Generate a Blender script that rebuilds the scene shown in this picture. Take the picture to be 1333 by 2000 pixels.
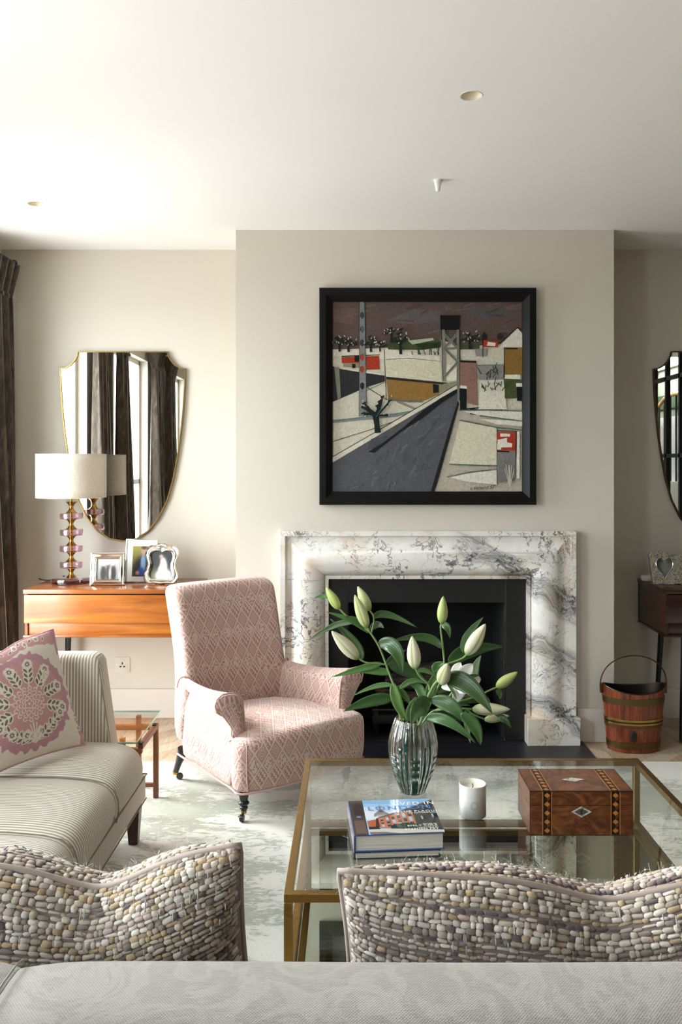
import bpy, bmesh, math, random
import numpy as np
from mathutils import Vector, Matrix, Quaternion
from mathutils.geometry import tessellate_polygon
random.seed(7); rng = np.random.default_rng(7)
SC = bpy.context.scene
for o in list(bpy.data.objects): bpy.data.objects.remove(o)
C = SC.collection
PI = math.pi

# ------------------------------------------------------------------ camera
CAMZ = 1.53; FP = 1650.0; VX = 689.0; HY = 905.0
cam = bpy.data.cameras.new('camera'); camo = bpy.data.objects.new('camera', cam); C.objects.link(camo)
camo.location = (0, 0, CAMZ); camo.rotation_euler = (PI/2, 0, 0)
cam.sensor_fit = 'VERTICAL'; cam.sensor_height = 36; cam.sensor_width = 24
cam.lens = FP/2000*36
cam.shift_x = -(VX-666.5)/2000; cam.shift_y = -(1000-HY)/2000
cam.clip_start = 0.02
SC.camera = camo
# ------------------------------------------------------------------ world, light, exposure
SC.view_settings.view_transform = 'Standard'; SC.view_settings.look = 'None'
SC.view_settings.gamma = 1; SC.view_settings.use_curve_mapping = False
SC.view_settings.exposure = 0.54
SC.cycles.max_bounces = 14; SC.cycles.diffuse_bounces = 7; SC.cycles.transparent_max_bounces = 24
SC.cycles.transmission_bounces = 12; SC.cycles.glossy_bounces = 8
SC.cycles.use_denoising = True
SC.cycles.caustics_reflective = False; SC.cycles.caustics_refractive = False
SC.cycles.sample_clamp_indirect = 6.0
world = bpy.data.worlds.new('sky'); SC.world = world; world.use_nodes = True
wn = world.node_tree; wn.nodes.clear()
wo = wn.nodes.new('ShaderNodeOutputWorld'); wb = wn.nodes.new('ShaderNodeBackground')
wt = wn.nodes.new('ShaderNodeTexCoord'); ws = wn.nodes.new('ShaderNodeSeparateXYZ'); wr = wn.nodes.new('ShaderNodeValToRGB')
wn.links.new(wt.outputs['Generated'], ws.inputs[0]); wn.links.new(ws.outputs['Z'], wr.inputs[0])
wr.color_ramp.elements[0].position = 0.0; wr.color_ramp.elements[0].color = (.46, .47, .48, 1)   # pale paving outside
wr.color_ramp.elements[1].position = 0.02; wr.color_ramp.elements[1].color = (.86, .94, 1.0, 1)   # bright overcast sky
wn.links.new(wr.outputs[0], wb.inputs[0]); wb.inputs[1].default_value = 15.0
wn.links.new(wb.outputs[0], wo.inputs[0])
SUN = (4.6, math.radians(22), (0.90, -0.20, -0.50))       # strength, angular size, direction of travel
sl = bpy.data.lights.new('sun', 'SUN'); sl.energy = SUN[0]; sl.angle = SUN[1]; sl.color = (1, .97, .93)
so = bpy.data.objects.new('sun', sl); C.objects.link(so); so.location = (-6, 6, 5)
so.rotation_euler = Vector(SUN[2]).to_track_quat('-Z', 'Y').to_euler()
# room numbers
XL, XR = -2.116, 2.85          # side walls
YW, YB, YR = 5.086, 4.651, -2.3  # alcove wall, chimney breast front, rear wall
ZC = 2.816
BX0, BX1 = -0.643, 1.440       # chimney breast
WIN = [(3.42, 4.62), (1.42, 2.66), (-0.50, 0.50)]   # left windows (y range)
WZ0, WZ1 = 0.12, 2.58
REARW = (-1.3, 2.3, 0.05, 2.45)                     # glazed doors behind the camera
def portal(loc, rot, sx, sy):
    l = bpy.data.lights.new('window_portal', 'AREA'); l.shape = 'RECTANGLE'; l.size = sx; l.size_y = sy
    l.cycles.is_portal = True
    o = bpy.data.objects.new('window_portal', l); C.objects.link(o); o.location = loc; o.rotation_euler = rot
for a, b in WIN:
    portal((XL-0.22, (a+b)/2, (WZ0+WZ1)/2), (0, -PI/2, 0), WZ1-WZ0, b-a)
REARW = None
if REARW: portal(((REARW[0]+REARW[1])/2, YR-0.22, (REARW[2]+REARW[3])/2), (PI/2, 0, 0), REARW[1]-REARW[0], REARW[3]-REARW[2])

# ------------------------------------------------------------------ helpers
def P(px, py, d):              # the point at distance d (m) into the room that the photograph shows at px, py
    return Vector(((px-VX)/FP*d, d, CAMZ-(py-HY)/FP*d))
def lin(h):
    h = h.lstrip('#'); c = [int(h[i:i+2], 16)/255 for i in (0, 2, 4)]
    return tuple(x/12.92 if x <= .04045 else ((x+.055)/1.055)**2.4 for x in c)
def L4(h): return lin(h)+(1,) if isinstance(h, str) else (tuple(h)+(1,) if len(h) == 3 else tuple(h))

class NT:                      # small wrapper for node materials
    def __init__(s, name):
        s.m = bpy.data.materials.new(name); s.m.use_nodes = True; s.t = s.m.node_tree; s.t.nodes.clear()
        s.out = s.t.nodes.new('ShaderNodeOutputMaterial'); s.p = s.t.nodes.new('ShaderNodeBsdfPrincipled')
        s.link(s.p.outputs[0], s.out.inputs[0])
    def n(s, ty, **k):
        n = s.t.nodes.new(ty)
        for a, v in k.items(): setattr(n, a, v)
        return n
    def link(s, a, b): s.t.links.new(a, b)
    def set(s, sock, v):
        if hasattr(v, 'is_linked') or isinstance(v, bpy.types.NodeSocket): s.link(v, sock)
        elif isinstance(v, str): sock.default_value = L4(v)
        elif isinstance(v, (tuple, list)) and len(v) == 3 and len(getattr(sock, 'default_value', (0,))) == 4: sock.default_value = tuple(v)+(1,)
        else: sock.default_value = v
    def b(s, **k):
        nm = {'col': 'Base Color', 'rough': 'Roughness', 'metal': 'Metallic', 'ior': 'IOR', 'alpha': 'Alpha', 'trans': 'Transmission Weight',
              'coat': 'Coat Weight', 'coatr': 'Coat Roughness', 'sheen': 'Sheen Weight', 'sheenr': 'Sheen Roughness', 'spec': 'Specular IOR Level',
              'sss': 'Subsurface Weight', 'normal': 'Normal'}
        for a, v in k.items(): s.set(s.p.inputs[nm[a]], v)
        return s
    def uv(s): return s.n('ShaderNodeUVMap').outputs[0]
    def obj(s): return s.n('ShaderNodeTexCoord').outputs['Object']
    def attr(s, nm='Col'): return s.n('ShaderNodeAttribute', attribute_name=nm).outputs['Color']
    def map(s, vec, scale=(1, 1, 1), rot=(0, 0, 0), loc=(0, 0, 0)):
        n = s.n('ShaderNodeMapping'); s.link(vec, n.inputs[0]); n.inputs['Scale'].default_value = scale
        n.inputs['Rotation'].default_value = rot; n.inputs['Location'].default_value = loc; return n.outputs[0]
    def noise(s, vec, scale, detail=3, rough=.5, dist=0, out=0):
        n = s.n('ShaderNodeTexNoise'); s.link(vec, n.inputs['Vector']); n.inputs['Scale'].default_value = scale
        n.inputs['Detail'].default_value = detail; n.inputs['Roughness'].default_value = rough; n.inputs['Distortion'].default_value = dist
        return n.outputs[out]
    def vor(s, vec, scale, feature='F1', out=0):
        n = s.n('ShaderNodeTexVoronoi', feature=feature); s.link(vec, n.inputs['Vector']); n.inputs['Scale'].default_value = scale; return n.outputs[out]
    def math(s, op, a, b=0.0, c=None):
        n = s.n('ShaderNodeMath', operation=op); s.set(n.inputs[0], a); s.set(n.inputs[1], b)
        if c is not None: s.set(n.inputs[2], c)
        return n.outputs[0]
    def ramp(s, fac, stops, interp='LINEAR'):
        n = s.n('ShaderNodeValToRGB'); s.link(fac, n.inputs[0]); cr = n.color_ramp; cr.interpolation = interp
        while len(cr.elements) < len(stops): cr.elements.new(1)
        for e, (p, c) in zip(cr.elements, stops):
            e.position = p; e.color = (c, c, c, 1) if isinstance(c, (int, float)) else L4(c)
        return n.outputs[0]
    def mix(s, fac, a, b, mode='MIX'):
        n = s.n('ShaderNodeMix', data_type='RGBA', blend_type=mode); s.set(n.inputs[0], fac); s.set(n.inputs[6], a if not isinstance(a, str) else L4(a)); s.set(n.inputs[7], b if not isinstance(b, str) else L4(b)); return n.outputs[2]
    def sep(s, vec): n = s.n('ShaderNodeSeparateXYZ'); s.link(vec, n.inputs[0]); return n.outputs
    def comb(s, x=0., y=0., z=0.):
        n = s.n('ShaderNodeCombineXYZ'); s.set(n.inputs[0], x); s.set(n.inputs[1], y); s.set(n.inputs[2], z); return n.outputs[0]
    def vadd(s, a, b): n = s.n('ShaderNodeVectorMath', operation='ADD'); s.set(n.inputs[0], a); s.set(n.inputs[1], b); return n.outputs[0]
    def bump(s, h, strength=.3, dist=.002):
        n = s.n('ShaderNodeBump'); s.link(h, n.inputs['Height']); n.inputs['Strength'].default_value = strength; n.inputs['Distance'].default_value = dist
        s.link(n.outputs[0], s.p.inputs['Normal']); return s

class MB:                      # mesh builder
    def __init__(s): s.v = []; s.f = []; s.uv = {}; s.c = []; s.vc = None
    def add(s, verts, faces, col=None):
        o = len(s.v); s.v += [tuple(p) for p in verts]; s.f += [tuple(i+o for i in f) for f in faces]
        s.c += [col]*len(verts); return s
    def box(s, lo, hi, M=None, col=None):
        x0, y0, z0 = lo; x1, y1, z1 = hi
        vs = [Vector(p) for p in ((x0, y0, z0), (x1, y0, z0), (x1, y1, z0), (x0, y1, z0), (x0, y0, z1), (x1, y0, z1), (x1, y1, z1), (x0, y1, z1))]
        if M: vs = [M @ p for p in vs]
        return s.add(vs, [(0, 3, 2, 1), (4, 5, 6, 7), (0, 1, 5, 4), (1, 2, 6, 5), (2, 3, 7, 6), (3, 0, 4, 7)], col)
    def rbox(s, lo, hi, r=.01, seg=2, M=None, col=None):
        bm = bmesh.new(); bmesh.ops.create_cube(bm, size=1)
        sz = [b-a for a, b in zip(lo, hi)]; ce = [(a+b)/2 for a, b in zip(lo, hi)]
        for v in bm.verts: v.co = Vector([v.co[i]*sz[i]+ce[i] for i in range(3)])
        bmesh.ops.bevel(bm, geom=list(bm.edges), offset=min(r, min(sz)*.49), segments=seg, profile=.5, affect='EDGES')
        return s.bm(bm, M, col)
    def bm(s, bm, M=None, col=None):
        bm.verts.index_update(); vs = [(M @ v.co) if M else v.co.copy() for v in bm.verts]
        fs = [[v.index for v in f.verts] for f in bm.faces]; bm.free(); return s.add(vs, fs, col)
    def lathe(s, prof, seg=32, M=None, rx=1., ry=1., col=None, cap=True):   # prof: (radius, z) list, bottom to top or any order
        vs = []; fs = []; n = len(prof)
        for r, z in prof:
            for k in range(seg):
                a = 2*PI*k/seg; vs.append(Vector((r*rx*math.cos(a), r*ry*math.sin(a), z)))
        for i in range(n-1):
            for k in range(seg):
                k2 = (k+1) % seg; fs.append((i*seg+k, i*seg+k2, (i+1)*seg+k2, (i+1)*seg+k))
        if cap and prof[0][0] > 1e-5: fs.append(tuple(range(seg-1, -1, -1)))
        if cap and prof[-1][0] > 1e-5: fs.append(tuple((n-1)*seg+k for k in range(seg)))
        if M: vs = [M @ p for p in vs]
        return s.add(vs, fs, col)
    def tube(s, path, r=.005, seg=8, closed=False, cap=True, col=None):
        pts = [Vector(p) for p in path]; n = len(pts); vs = []; fs = []
        rs = r if isinstance(r, (list, tuple)) else [r]*n
        up = None
        for i, p in enumerate(pts):
            if closed: t = (pts[(i+1) % n]-pts[i-1])
            else: t = pts[min(i+1, n-1)]-pts[max(i-1, 0)]
            t.normalize()
            if up is None: up = t.orthogonal().normalized()
            up = (up - t*up.dot(t)).normalized(); w = t.cross(up)
            for k in range(seg):
                a = 2*PI*k/seg; vs.append(p+(up*math.cos(a)+w*math.sin(a))*rs[i])
        m = n if closed else n-1
        for i in range(m):
            j = (i+1) % n
            for k in range(seg):
                k2 = (k+1) % seg; fs.append((i*seg+k, i*seg+k2, j*seg+k2, j*seg+k))
        if cap and not closed:
            fs.append(tuple(range(seg-1, -1, -1))); fs.append(tuple((n-1)*seg+k for k in range(seg)))
        return s.add(vs, fs, col)
    def loft(s, rings, closed=True, cap=True, col=None):
        n = len(rings[0]); vs = [p for r in rings for p in r]; fs = []
        for i in range(len(rings)-1):
            for k in range(n if closed else n-1):
                k2 = (k+1) % n; fs.append((i*n+k, i*n+k2, (i+1)*n+k2, (i+1)*n+k))
        if cap and closed:
            fs.append(tuple(range(n-1, -1, -1))); fs.append(tuple((len(rings)-1)*n+k for k in range(n)))
        return s.add(vs, fs, col)
    def poly(s, pts, M=None, col=None):      # flat polygon (may be concave)
        vs = [Vector((p[0], p[1], p[2] if len(p) > 2 else 0)) for p in pts]
        tr = tessellate_polygon([vs])
        fs = []
        for t in tr:
            a, b, c = (vs[i] for i in t)
            fs.append(t if (b-a).cross(c-a).z >= 0 else t[::-1])
        if M: vs = [M @ p for p in vs]
        return s.add(vs, fs, col)
    def prism(s, pts, d0, d1, M=None, col=None):   # outline in local xy (ccw), extruded along local z d0..d1
        n = len(pts); vs = [Vector((p[0], p[1], d0)) for p in pts]+[Vector((p[0], p[1], d1)) for p in pts]
        tr = tessellate_polygon([[Vector((p[0], p[1], 0)) for p in pts]]); fs = []
        for t in tr:
            a, b, c = (Vector((pts[i][0], pts[i][1], 0)) for i in t)
            if (b-a).cross(c-a).z < 0: t = t[::-1]
            fs.append(tuple(i+n for i in t)); fs.append(tuple(reversed(t)))
        area = sum(pts[i][0]*pts[(i+1) % n][1]-pts[(i+1) % n][0]*pts[i][1] for i in range(n))
        for i in range(n):
            j = (i+1) % n; q = (i, j, j+n, i+n); fs.append(q if area > 0 else q[::-1])
        if M: vs = [M @ p for p in vs]
        return s.add(vs, fs, col)
    def grid(s, fn, nu, nv, col=None):
        vs = [fn(i/nu, j/nv) for j in range(nv+1) for i in range(nu+1)]
        fs = [(j*(nu+1)+i, j*(nu+1)+i+1, (j+1)*(nu+1)+i+1, (j+1)*(nu+1)+i) for j in range(nv) for i in range(nu)]
        return s.add(vs, fs, col)
    def obj(s, name, mat=None, parent=None, smooth=35, bevel=0, bseg=2, sub=0, uv=None, solid=0, weld=False, colfn=None):
        me = bpy.data.meshes.new(name); me.from_pydata([tuple(v) for v in s.v], [], s.f); me.update()
        if weld:
            bm = bmesh.new(); bm.from_mesh(me); bmesh.ops.remove_doubles(bm, verts=bm.verts, dist=1e-5); bmesh.ops.recalc_face_normals(bm, faces=bm.faces); bm.to_mesh(me); bm.free()
        if any(c is not None for c in s.c):
            at = me.color_attributes.new('Col', 'FLOAT_COLOR', 'POINT')
            arr = np.ones((len(s.c), 4), np.float32)
            for i, c in enumerate(s.c):
                if c is not None: arr[i, :3] = c[:3]
            at.data.foreach_set('color', arr.ravel())
        if uv:
            ul = me.uv_layers.new(name='UVMap')
            for p in me.polygons:
                nn = p.normal
                for li in p.loop_indices: ul.data[li].uv = uv(me.vertices[me.loops[li].vertex_index].co, nn)
        if smooth:
            me.polygons.foreach_set('use_smooth', [True]*len(me.polygons))
            if smooth < 180: me.set_sharp_from_angle(angle=math.radians(smooth))
        if mat: me.materials.append(mat)
        o = bpy.data.objects.new(name, me); C.objects.link(o)
        if parent is not None: o.parent = parent
        if solid: md = o.modifiers.new('solid', 'SOLIDIFY'); md.thickness = solid; md.offset = 0
        if bevel: md = o.modifiers.new('bevel', 'BEVEL'); md.width = bevel; md.segments = bseg; md.limit_method = 'ANGLE'; md.angle_limit = math.radians(40)
        if sub: md = o.modifiers.new('sub', 'SUBSURF'); md.levels = sub; md.render_levels = sub
        return o
def tag(o, label=None, cat=None, group=None, kind=None):
    if label: o['label'] = label
    if cat: o['category'] = cat
    if group: o['group'] = group
    if kind: o['kind'] = kind
    return o
def thing(name, label, cat, loc=(0, 0, 0), rz=0, group=None):
    o = bpy.data.objects.new(name, None); C.objects.link(o); o.location = loc; o.rotation_euler = (0, 0, rz); o.empty_display_size = .05
    return tag(o, label, cat, group)
def copy_tree(o, parent=None):
    c = o.copy(); C.objects.link(c)
    if parent is not None: c.parent = parent
    for ch in list(o.children): copy_tree(ch, c)
    return c
def boxuv(k=1.0):
    def f(co, n):
        ax = max(range(3), key=lambda i: abs(n[i]))
        return ((co.y*k, co.z*k), (co.x*k, co.z*k), (co.x*k, co.y*k))[ax]
    return f
def arc(cx, cy, r, a0, a1, n, ry=None):
    return [(cx+r*math.cos(math.radians(a0+(a1-a0)*i/n)), cy+(ry or r)*math.sin(math.radians(a0+(a1-a0)*i/n))) for i in range(n+1)]
def smooth_path(pts, n=8):
    pts = [Vector(p) for p in pts]; out = []
    for i in range(len(pts)-1):
        p0 = pts[max(i-1, 0)]; p1 = pts[i]; p2 = pts[i+1]; p3 = pts[min(i+2, len(pts)-1)]
        for k in range(n):
            t = k/n
            out.append(.5*((2*p1)+(p2-p0)*t+(2*p0-5*p1+4*p2-p3)*t*t+(3*p1-p0-3*p2+p3)*t**3))
    out.append(pts[-1]); return out
def bez(a, b, c, n):
    return [(1-t)**2*a+2*t*(1-t)*b+t*t*c for t in (i/n for i in range(n+1))]
XZ = Matrix(((1, 0, 0, 0), (0, 0, -1, 0), (0, 1, 0, 0), (0, 0, 0, 1)))   # local xy outline -> world xz facing the camera (local z -> -y)
def text(body, size, name, mat, parent, M, align='LEFT', ext=.0002, spacing=1.0, shear=0):
    cu = bpy.data.curves.new(name, 'FONT'); cu.body = body; cu.size = size; cu.align_x = align; cu.extrude = ext; cu.space_character = spacing; cu.shear = shear
    tmp = bpy.data.objects.new('tmp', cu); C.objects.link(tmp); bpy.context.view_layer.update()
    me = bpy.data.meshes.new_from_object(tmp.evaluated_get(bpy.context.evaluated_depsgraph_get())); bpy.data.objects.remove(tmp); bpy.data.curves.remove(cu)
    me.name = name; me.materials.clear(); me.materials.append(mat)
    o = bpy.data.objects.new(name, me); C.objects.link(o); o.parent = parent; o.matrix_local = M; return o
# ------------------------------------------------------------------ materials
def simple(name, col, rough=.5, metal=0, bump=0, bscale=200, **k):
    n = NT(name); n.b(col=col, rough=rough, metal=metal, **k)
    if bump: n.bump(n.noise(n.obj(), bscale, 3), bump, .001)
    return n.m
def paint(name, col, mott=.03):
    n = NT(name); o = n.obj(); f = n.noise(o, 1.3, 2)
    c = lin(col); n.b(col=n.ramp(f, [(.3, tuple(x*(1-mott) for x in c)), (.7, tuple(min(1, x*(1+mott)) for x in c))]), rough=.62, spec=.3)
    n.bump(n.noise(o, 260, 2), .06, .001); return n.m
def wood(name, dark, mid, light, axis=0, scale=1., rough=.35, coat=0., fig=1.):
    n = NT(name); o = n.obj(); sc = [14*scale]*3; sc[axis] = .9*scale
    v = n.map(o, tuple(sc)); w = n.noise(v, 1.5, 5, .55, 1.2*fig)
    sc2 = [180*scale]*3; sc2[axis] = 4*scale
    g = n.noise(n.map(o, tuple(sc2)), 1.0, 3, .6)
    c = n.ramp(w, [(.3, dark), (.5, mid), (.72, light)])
    c = n.mix(n.math('MULTIPLY', n.ramp(g, [(.45, 1.), (.62, 0.)]), .28), c, dark)
    n.b(col=c, rough=rough, coat=coat, coatr=.15); n.bump(g, .08, .0006); return n.m
def metal(name, col, rough=.3, wear=.1, b=0):
    n = NT(name); f = n.noise(n.obj(), 35, 4, .6)
    n.b(col=col, metal=1, rough=n.math('ADD', n.math('MULTIPLY', f, wear), rough-wear*.5))
    if b: n.bump(n.noise(n.obj(), 60, 3), b, .001)
    return n.m
def thin_glass(name, tint, refl_tint=(1, 1, 1), edge=None, boost=1.0):
    n = NT(name); t = n.t; lw = n.n('ShaderNodeLayerWeight'); sch = n.math('MULTIPLY_ADD', n.math('POWER', lw.outputs['Facing'], 5.), .957, .043)
    tr = n.n('ShaderNodeBsdfTransparent'); n.set(tr.inputs[0], tint)
    gl = n.n('ShaderNodeBsdfGlossy'); n.set(gl.inputs[0], refl_tint); gl.inputs['Roughness'].default_value = 0
    mx = n.n('ShaderNodeMixShader'); f = n.math('MINIMUM', n.math('MULTIPLY', sch, boost), 1.0)
    n.link(f, mx.inputs[0]); n.link(tr.outputs[0], mx.inputs[1]); n.link(gl.outputs[0], mx.inputs[2]); n.link(mx.outputs[0], n.out.inputs[0]); return n.m
def solid_glass(name, col, rough=0., ior=1.5):
    n = NT(name); n.b(col=col, rough=rough, trans=1., ior=ior); return n.m
def weave(name, c1, c2, scale=900, rough=.9, bump=.4, big=None):
    n = NT(name); u = n.uv(); x, y, z = n.sep(u)[:3]
    a = n.math('SINE', n.math('MULTIPLY', x, scale)); b = n.math('SINE', n.math('MULTIPLY', y, scale*.83)); h = n.math('MULTIPLY', a, b)
    f = n.math('ADD', n.math('MULTIPLY', h, .22), n.noise(n.map(u, (60, 420, 1)), 1., 3)); c = n.ramp(f, [(.35, c1), (.65, c2)])
    if big: c = n.mix(n.ramp(n.noise(u, 7, 4, .5, 2.2), [(.47, 0.), (.5, big[1]), (.56, big[1]), (.6, 0.)]), c, big[0])
    n.b(col=c, rough=rough, sheen=.25, spec=.2); n.bump(f, bump, .0015); return n.m
M = {}
M['wall'] = paint('wall_paint', '#ccc5b8'); M['wall_d'] = paint('joinery_paint', '#d3ccc1', .01); M['ceil'] = paint('ceiling_paint', '#e9e7e3', .01)
M['white'] = simple('white_paint', '#e6e3dc', .4)
M['black'] = simple('black_lacquer', '#0d0d0e', .35); M['blackfr'] = simple('black_picture_frame', '#090808', .5, bump=.05, bscale=90, spec=.2)
M['ebony'] = simple('ebonised_wood', '#1b1b1d', .28)
M['brass'] = metal('aged_brass', '#8f7443', .34, .15); M['brassb'] = metal('burnished_brass', '#9a7840', .3, .2)
M['brass2'] = metal('bright_brass', '#b3924c', .25, .2); M['bronze'] = metal('bronze_edge', '#5a4126', .4, .2)
M['silver'] = metal('polished_silver', '#cfc9bd', .16, .1); M['steel'] = simple('black_steel', '#17181a', .4)
M['chrome'] = metal('chrome', '#d8d8d6', .12, .05)
M['mirror'] = simple('mirror_glass', '#e4e4e0', .0, 1.)
def silver_chased():
    n = NT('chased_silver'); o = n.obj(); h = n.vor(o, 140, 'SMOOTH_F1'); h2 = n.noise(o, 160, 4, .6, 2)
    n.b(col=n.ramp(h2, [(.38, '#1f1b17'), (.58, '#e0d5be')]), metal=.9, rough=.3); n.bump(n.math('ADD', h, h2), 1., .004); return n.m  # light and dark of the relief's reflections are put into the colour
M['chased'] = silver_chased()
M['orange_wood'] = wood('teak_veneer', '#7a3f0e', '#a85f1a', '#c27a2a', 0, .8, .3, .3)
M['top_wood'] = wood('teak_top', '#6b3714', '#9a5523', '#b06a30', 0, .8, .2, .5)
M['dark_wood'] = wood('rosewood_veneer', '#1c0d07', '#32170c', '#4a2512', 0, .8, .25, .4)
M['walnut'] = wood('walnut', '#5a2f18', '#7f4828', '#95603a', 2, 1., .4)
M['walnutx'] = wood('walnut_rail', '#5a2f18', '#7f4828', '#95603a', 0, 1., .4)
M['walnuty'] = wood('walnut_side_rail', '#5a2f18', '#7f4828', '#95603a', 1, 1., .4)
M['legwood'] = wood('settee_leg_wood', '#2b140b', '#3f2013', '#552c1a', 2, 1., .3)
M['oak'] = wood('oiled_oak', '#a88a6a', '#bfa384', '#cdb497', 1, 1.1, .5)
M['oakx'] = wood('oak_rail', '#94714a', '#ab8558', '#bd9969', 1, 1., .4)
def burl():
    n = NT('burr_walnut'); o = n.obj(); w = n.noise(n.map(o, (9, 9, 16)), 1., 6, .6, 3.5); g = n.noise(o, 120, 3, .6)
    c = n.ramp(w, [(.28, '#33180a'), (.45, '#623216'), (.6, '#854d24'), (.75, '#9a6433')]); c = n.mix(n.math('MULTIPLY', g, .25), c, '#3a1a0c')
    n.b(col=c, rough=.3, coat=.35, coatr=.12); return n.m
M['burl'] = burl()
def stave():
    n = NT('bucket_stave'); o = n.obj(); w = n.noise(n.map(o, (40, 40, 4)), 1., 5, .6, 1.)
    i = n.n('ShaderNodeObjectInfo').outputs['Random']
    c = n.ramp(w, [(.3, '#3f1608'), (.5, '#7a3312'), (.7, '#99481d')]); c = n.mix(n.math('MULTIPLY', i, .35), c, '#4a1b0a')
    n.b(col=c, rough=.28, coat=.4, coatr=.2); return n.m
M['stave'] = stave()
def marble():
    n = NT('veined_marble'); o = n.obj(); x, y, z = n.sep(o)[:3]
    base = n.ramp(n.noise(o, 3.2, 4, .6), [(.38, '#dcd8d1'), (.52, '#e6e2dc'), (.66, '#d8c8b4')])
    wv = n.vadd(o, n.map(n.noise(o, 4.5, 4, .55, 0, 1), (.34, .34, .34), loc=(-.17, -.17, -.17)))
    def vein(vec, scale, w, k, rough=.62):
        f = n.math('ABSOLUTE', n.math('SUBTRACT', n.noise(vec, scale, 5, rough, .3), .5))
        return n.ramp(f, [(0., k), (w*.35, k*.75), (w, 0.)])
    m1 = n.ramp(n.noise(o, 2.6, 2, .5), [(.46, 0.), (.62, 1.)])
    m2 = n.ramp(n.noise(n.map(o, loc=(3, 1, 7)), 3.3, 2, .5), [(.38, 0.), (.6, 1.)])
    wv2 = n.map(wv, (1.0, 1., 1.25), (0, .5, 0))
    v1 = n.math('MULTIPLY', vein(wv2, 2.3, .012, .95), m1)
    v2 = n.math('MULTIPLY', vein(n.map(wv2, (1, 1, 1.8), (0, -.9, 0), (5, 2, 1)), 3.6, .010, .85), m2)
    v3 = n.math('MULTIPLY', vein(n.map(wv, (1, 1, 1), (0, .2, 0), (1, 9, 4)), 13, .022, .75, .7), n.ramp(n.noise(n.map(o, loc=(8, 3, 2)), 4, 3, .6), [(.60, 0.), (.68, 1.)]))
    # the broad grey drifts that run across the right jamb
    d = n.math('ADD', z, n.math('MULTIPLY', x, .55)); wob = n.math('MULTIPLY', n.math('SUBTRACT', n.noise(o, 5., 3, .5), .5), .22); d = n.math('ADD', d, wob)
    st = n.ramp(n.noise(n.comb(n.math('MULTIPLY', d, 55), n.math('MULTIPLY', n.noise(o, 3, 2), 6), 0.), 1., 4, .7), [(.4, 0.), (.62, 1.)])
    rx = n.ramp(x, [(.52, 0.), (.68, 1.)])
    def band(c0, w): return n.ramp(n.math('ABSOLUTE', n.math('SUBTRACT', d, c0)), [(w*.45, 1.), (w, 0.)])
    bd = n.math('MAXIMUM', band(1.42, .09), n.math('MAXIMUM', band(1.09, .085), band(.77, .06)))
    sm = n.math('MULTIPLY', n.math('MULTIPLY', bd, rx), n.math('ADD', n.math('MULTIPLY', st, .6), .22))
    vv = n.math('MINIMUM', n.math('ADD', n.math('MAXIMUM', v1, n.math('MAXIMUM', v2, v3)), sm), .93)
    n.b(col=n.mix(vv, base, '#3d3e44'), rough=.14, spec=.5, sss=.0); return n.m
M['marble'] = marble()
def slate():
    n = NT('honed_slate'); o = n.obj(); f = n.noise(n.map(o, (4, 14, 4)), 1., 6, .65)
    n.b(col=n.ramp(f, [(.35, '#17181b'), (.6, '#24262a'), (.75, '#32343a')]), rough=.4); n.bump(f, .15, .002); return n.m
M['slate'] = slate()
M['slip'] = simple('blackened_steel_slip', '#161616', .42); M['soot'] = simple('soot_black', '#050505', .85)
def log_m():
    n = NT('ceramic_log'); o = n.obj(); f = n.noise(n.map(o, (6, 40, 40)), 1., 5, .7)
    n.b(col=n.ramp(f, [(.38, '#14100d'), (.52, '#3b2a20'), (.7, '#7d6350')]), rough=.85); n.bump(f, .8, .01); return n.m
M['log'] = log_m()
def rugm():
    n = NT('carved_pile'); o = n.obj(); w = n.noise(n.map(o, (1, 1.5, 1)), 2.2, 6, .62, .6); fine = n.noise(n.map(o, (1, 2.4, 1)), 26, 4, .7, .6)
    f = n.math('ADD', n.math('MULTIPLY', w, .62), n.math('MULTIPLY', fine, .38))
    k = n.ramp(f, [(.485, 0.), (.535, 1.)])
    pile = n.noise(n.map(o, (1, 2.2, 1)), 170, 2, .6)
    c = n.mix(k, '#d9d6cd', '#a3a594'); c = n.mix(n.math('MULTIPLY', pile, .2), c, '#b9b7a8')
    n.b(col=c, rough=.9, sheen=.35, sheenr=.4, spec=.1)
    n.bump(n.math('ADD', n.math('MULTIPLY', k, -1.6), n.math('MULTIPLY', pile, .9)), .55, .006); return n.m
M['rug'] = rugm()
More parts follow.
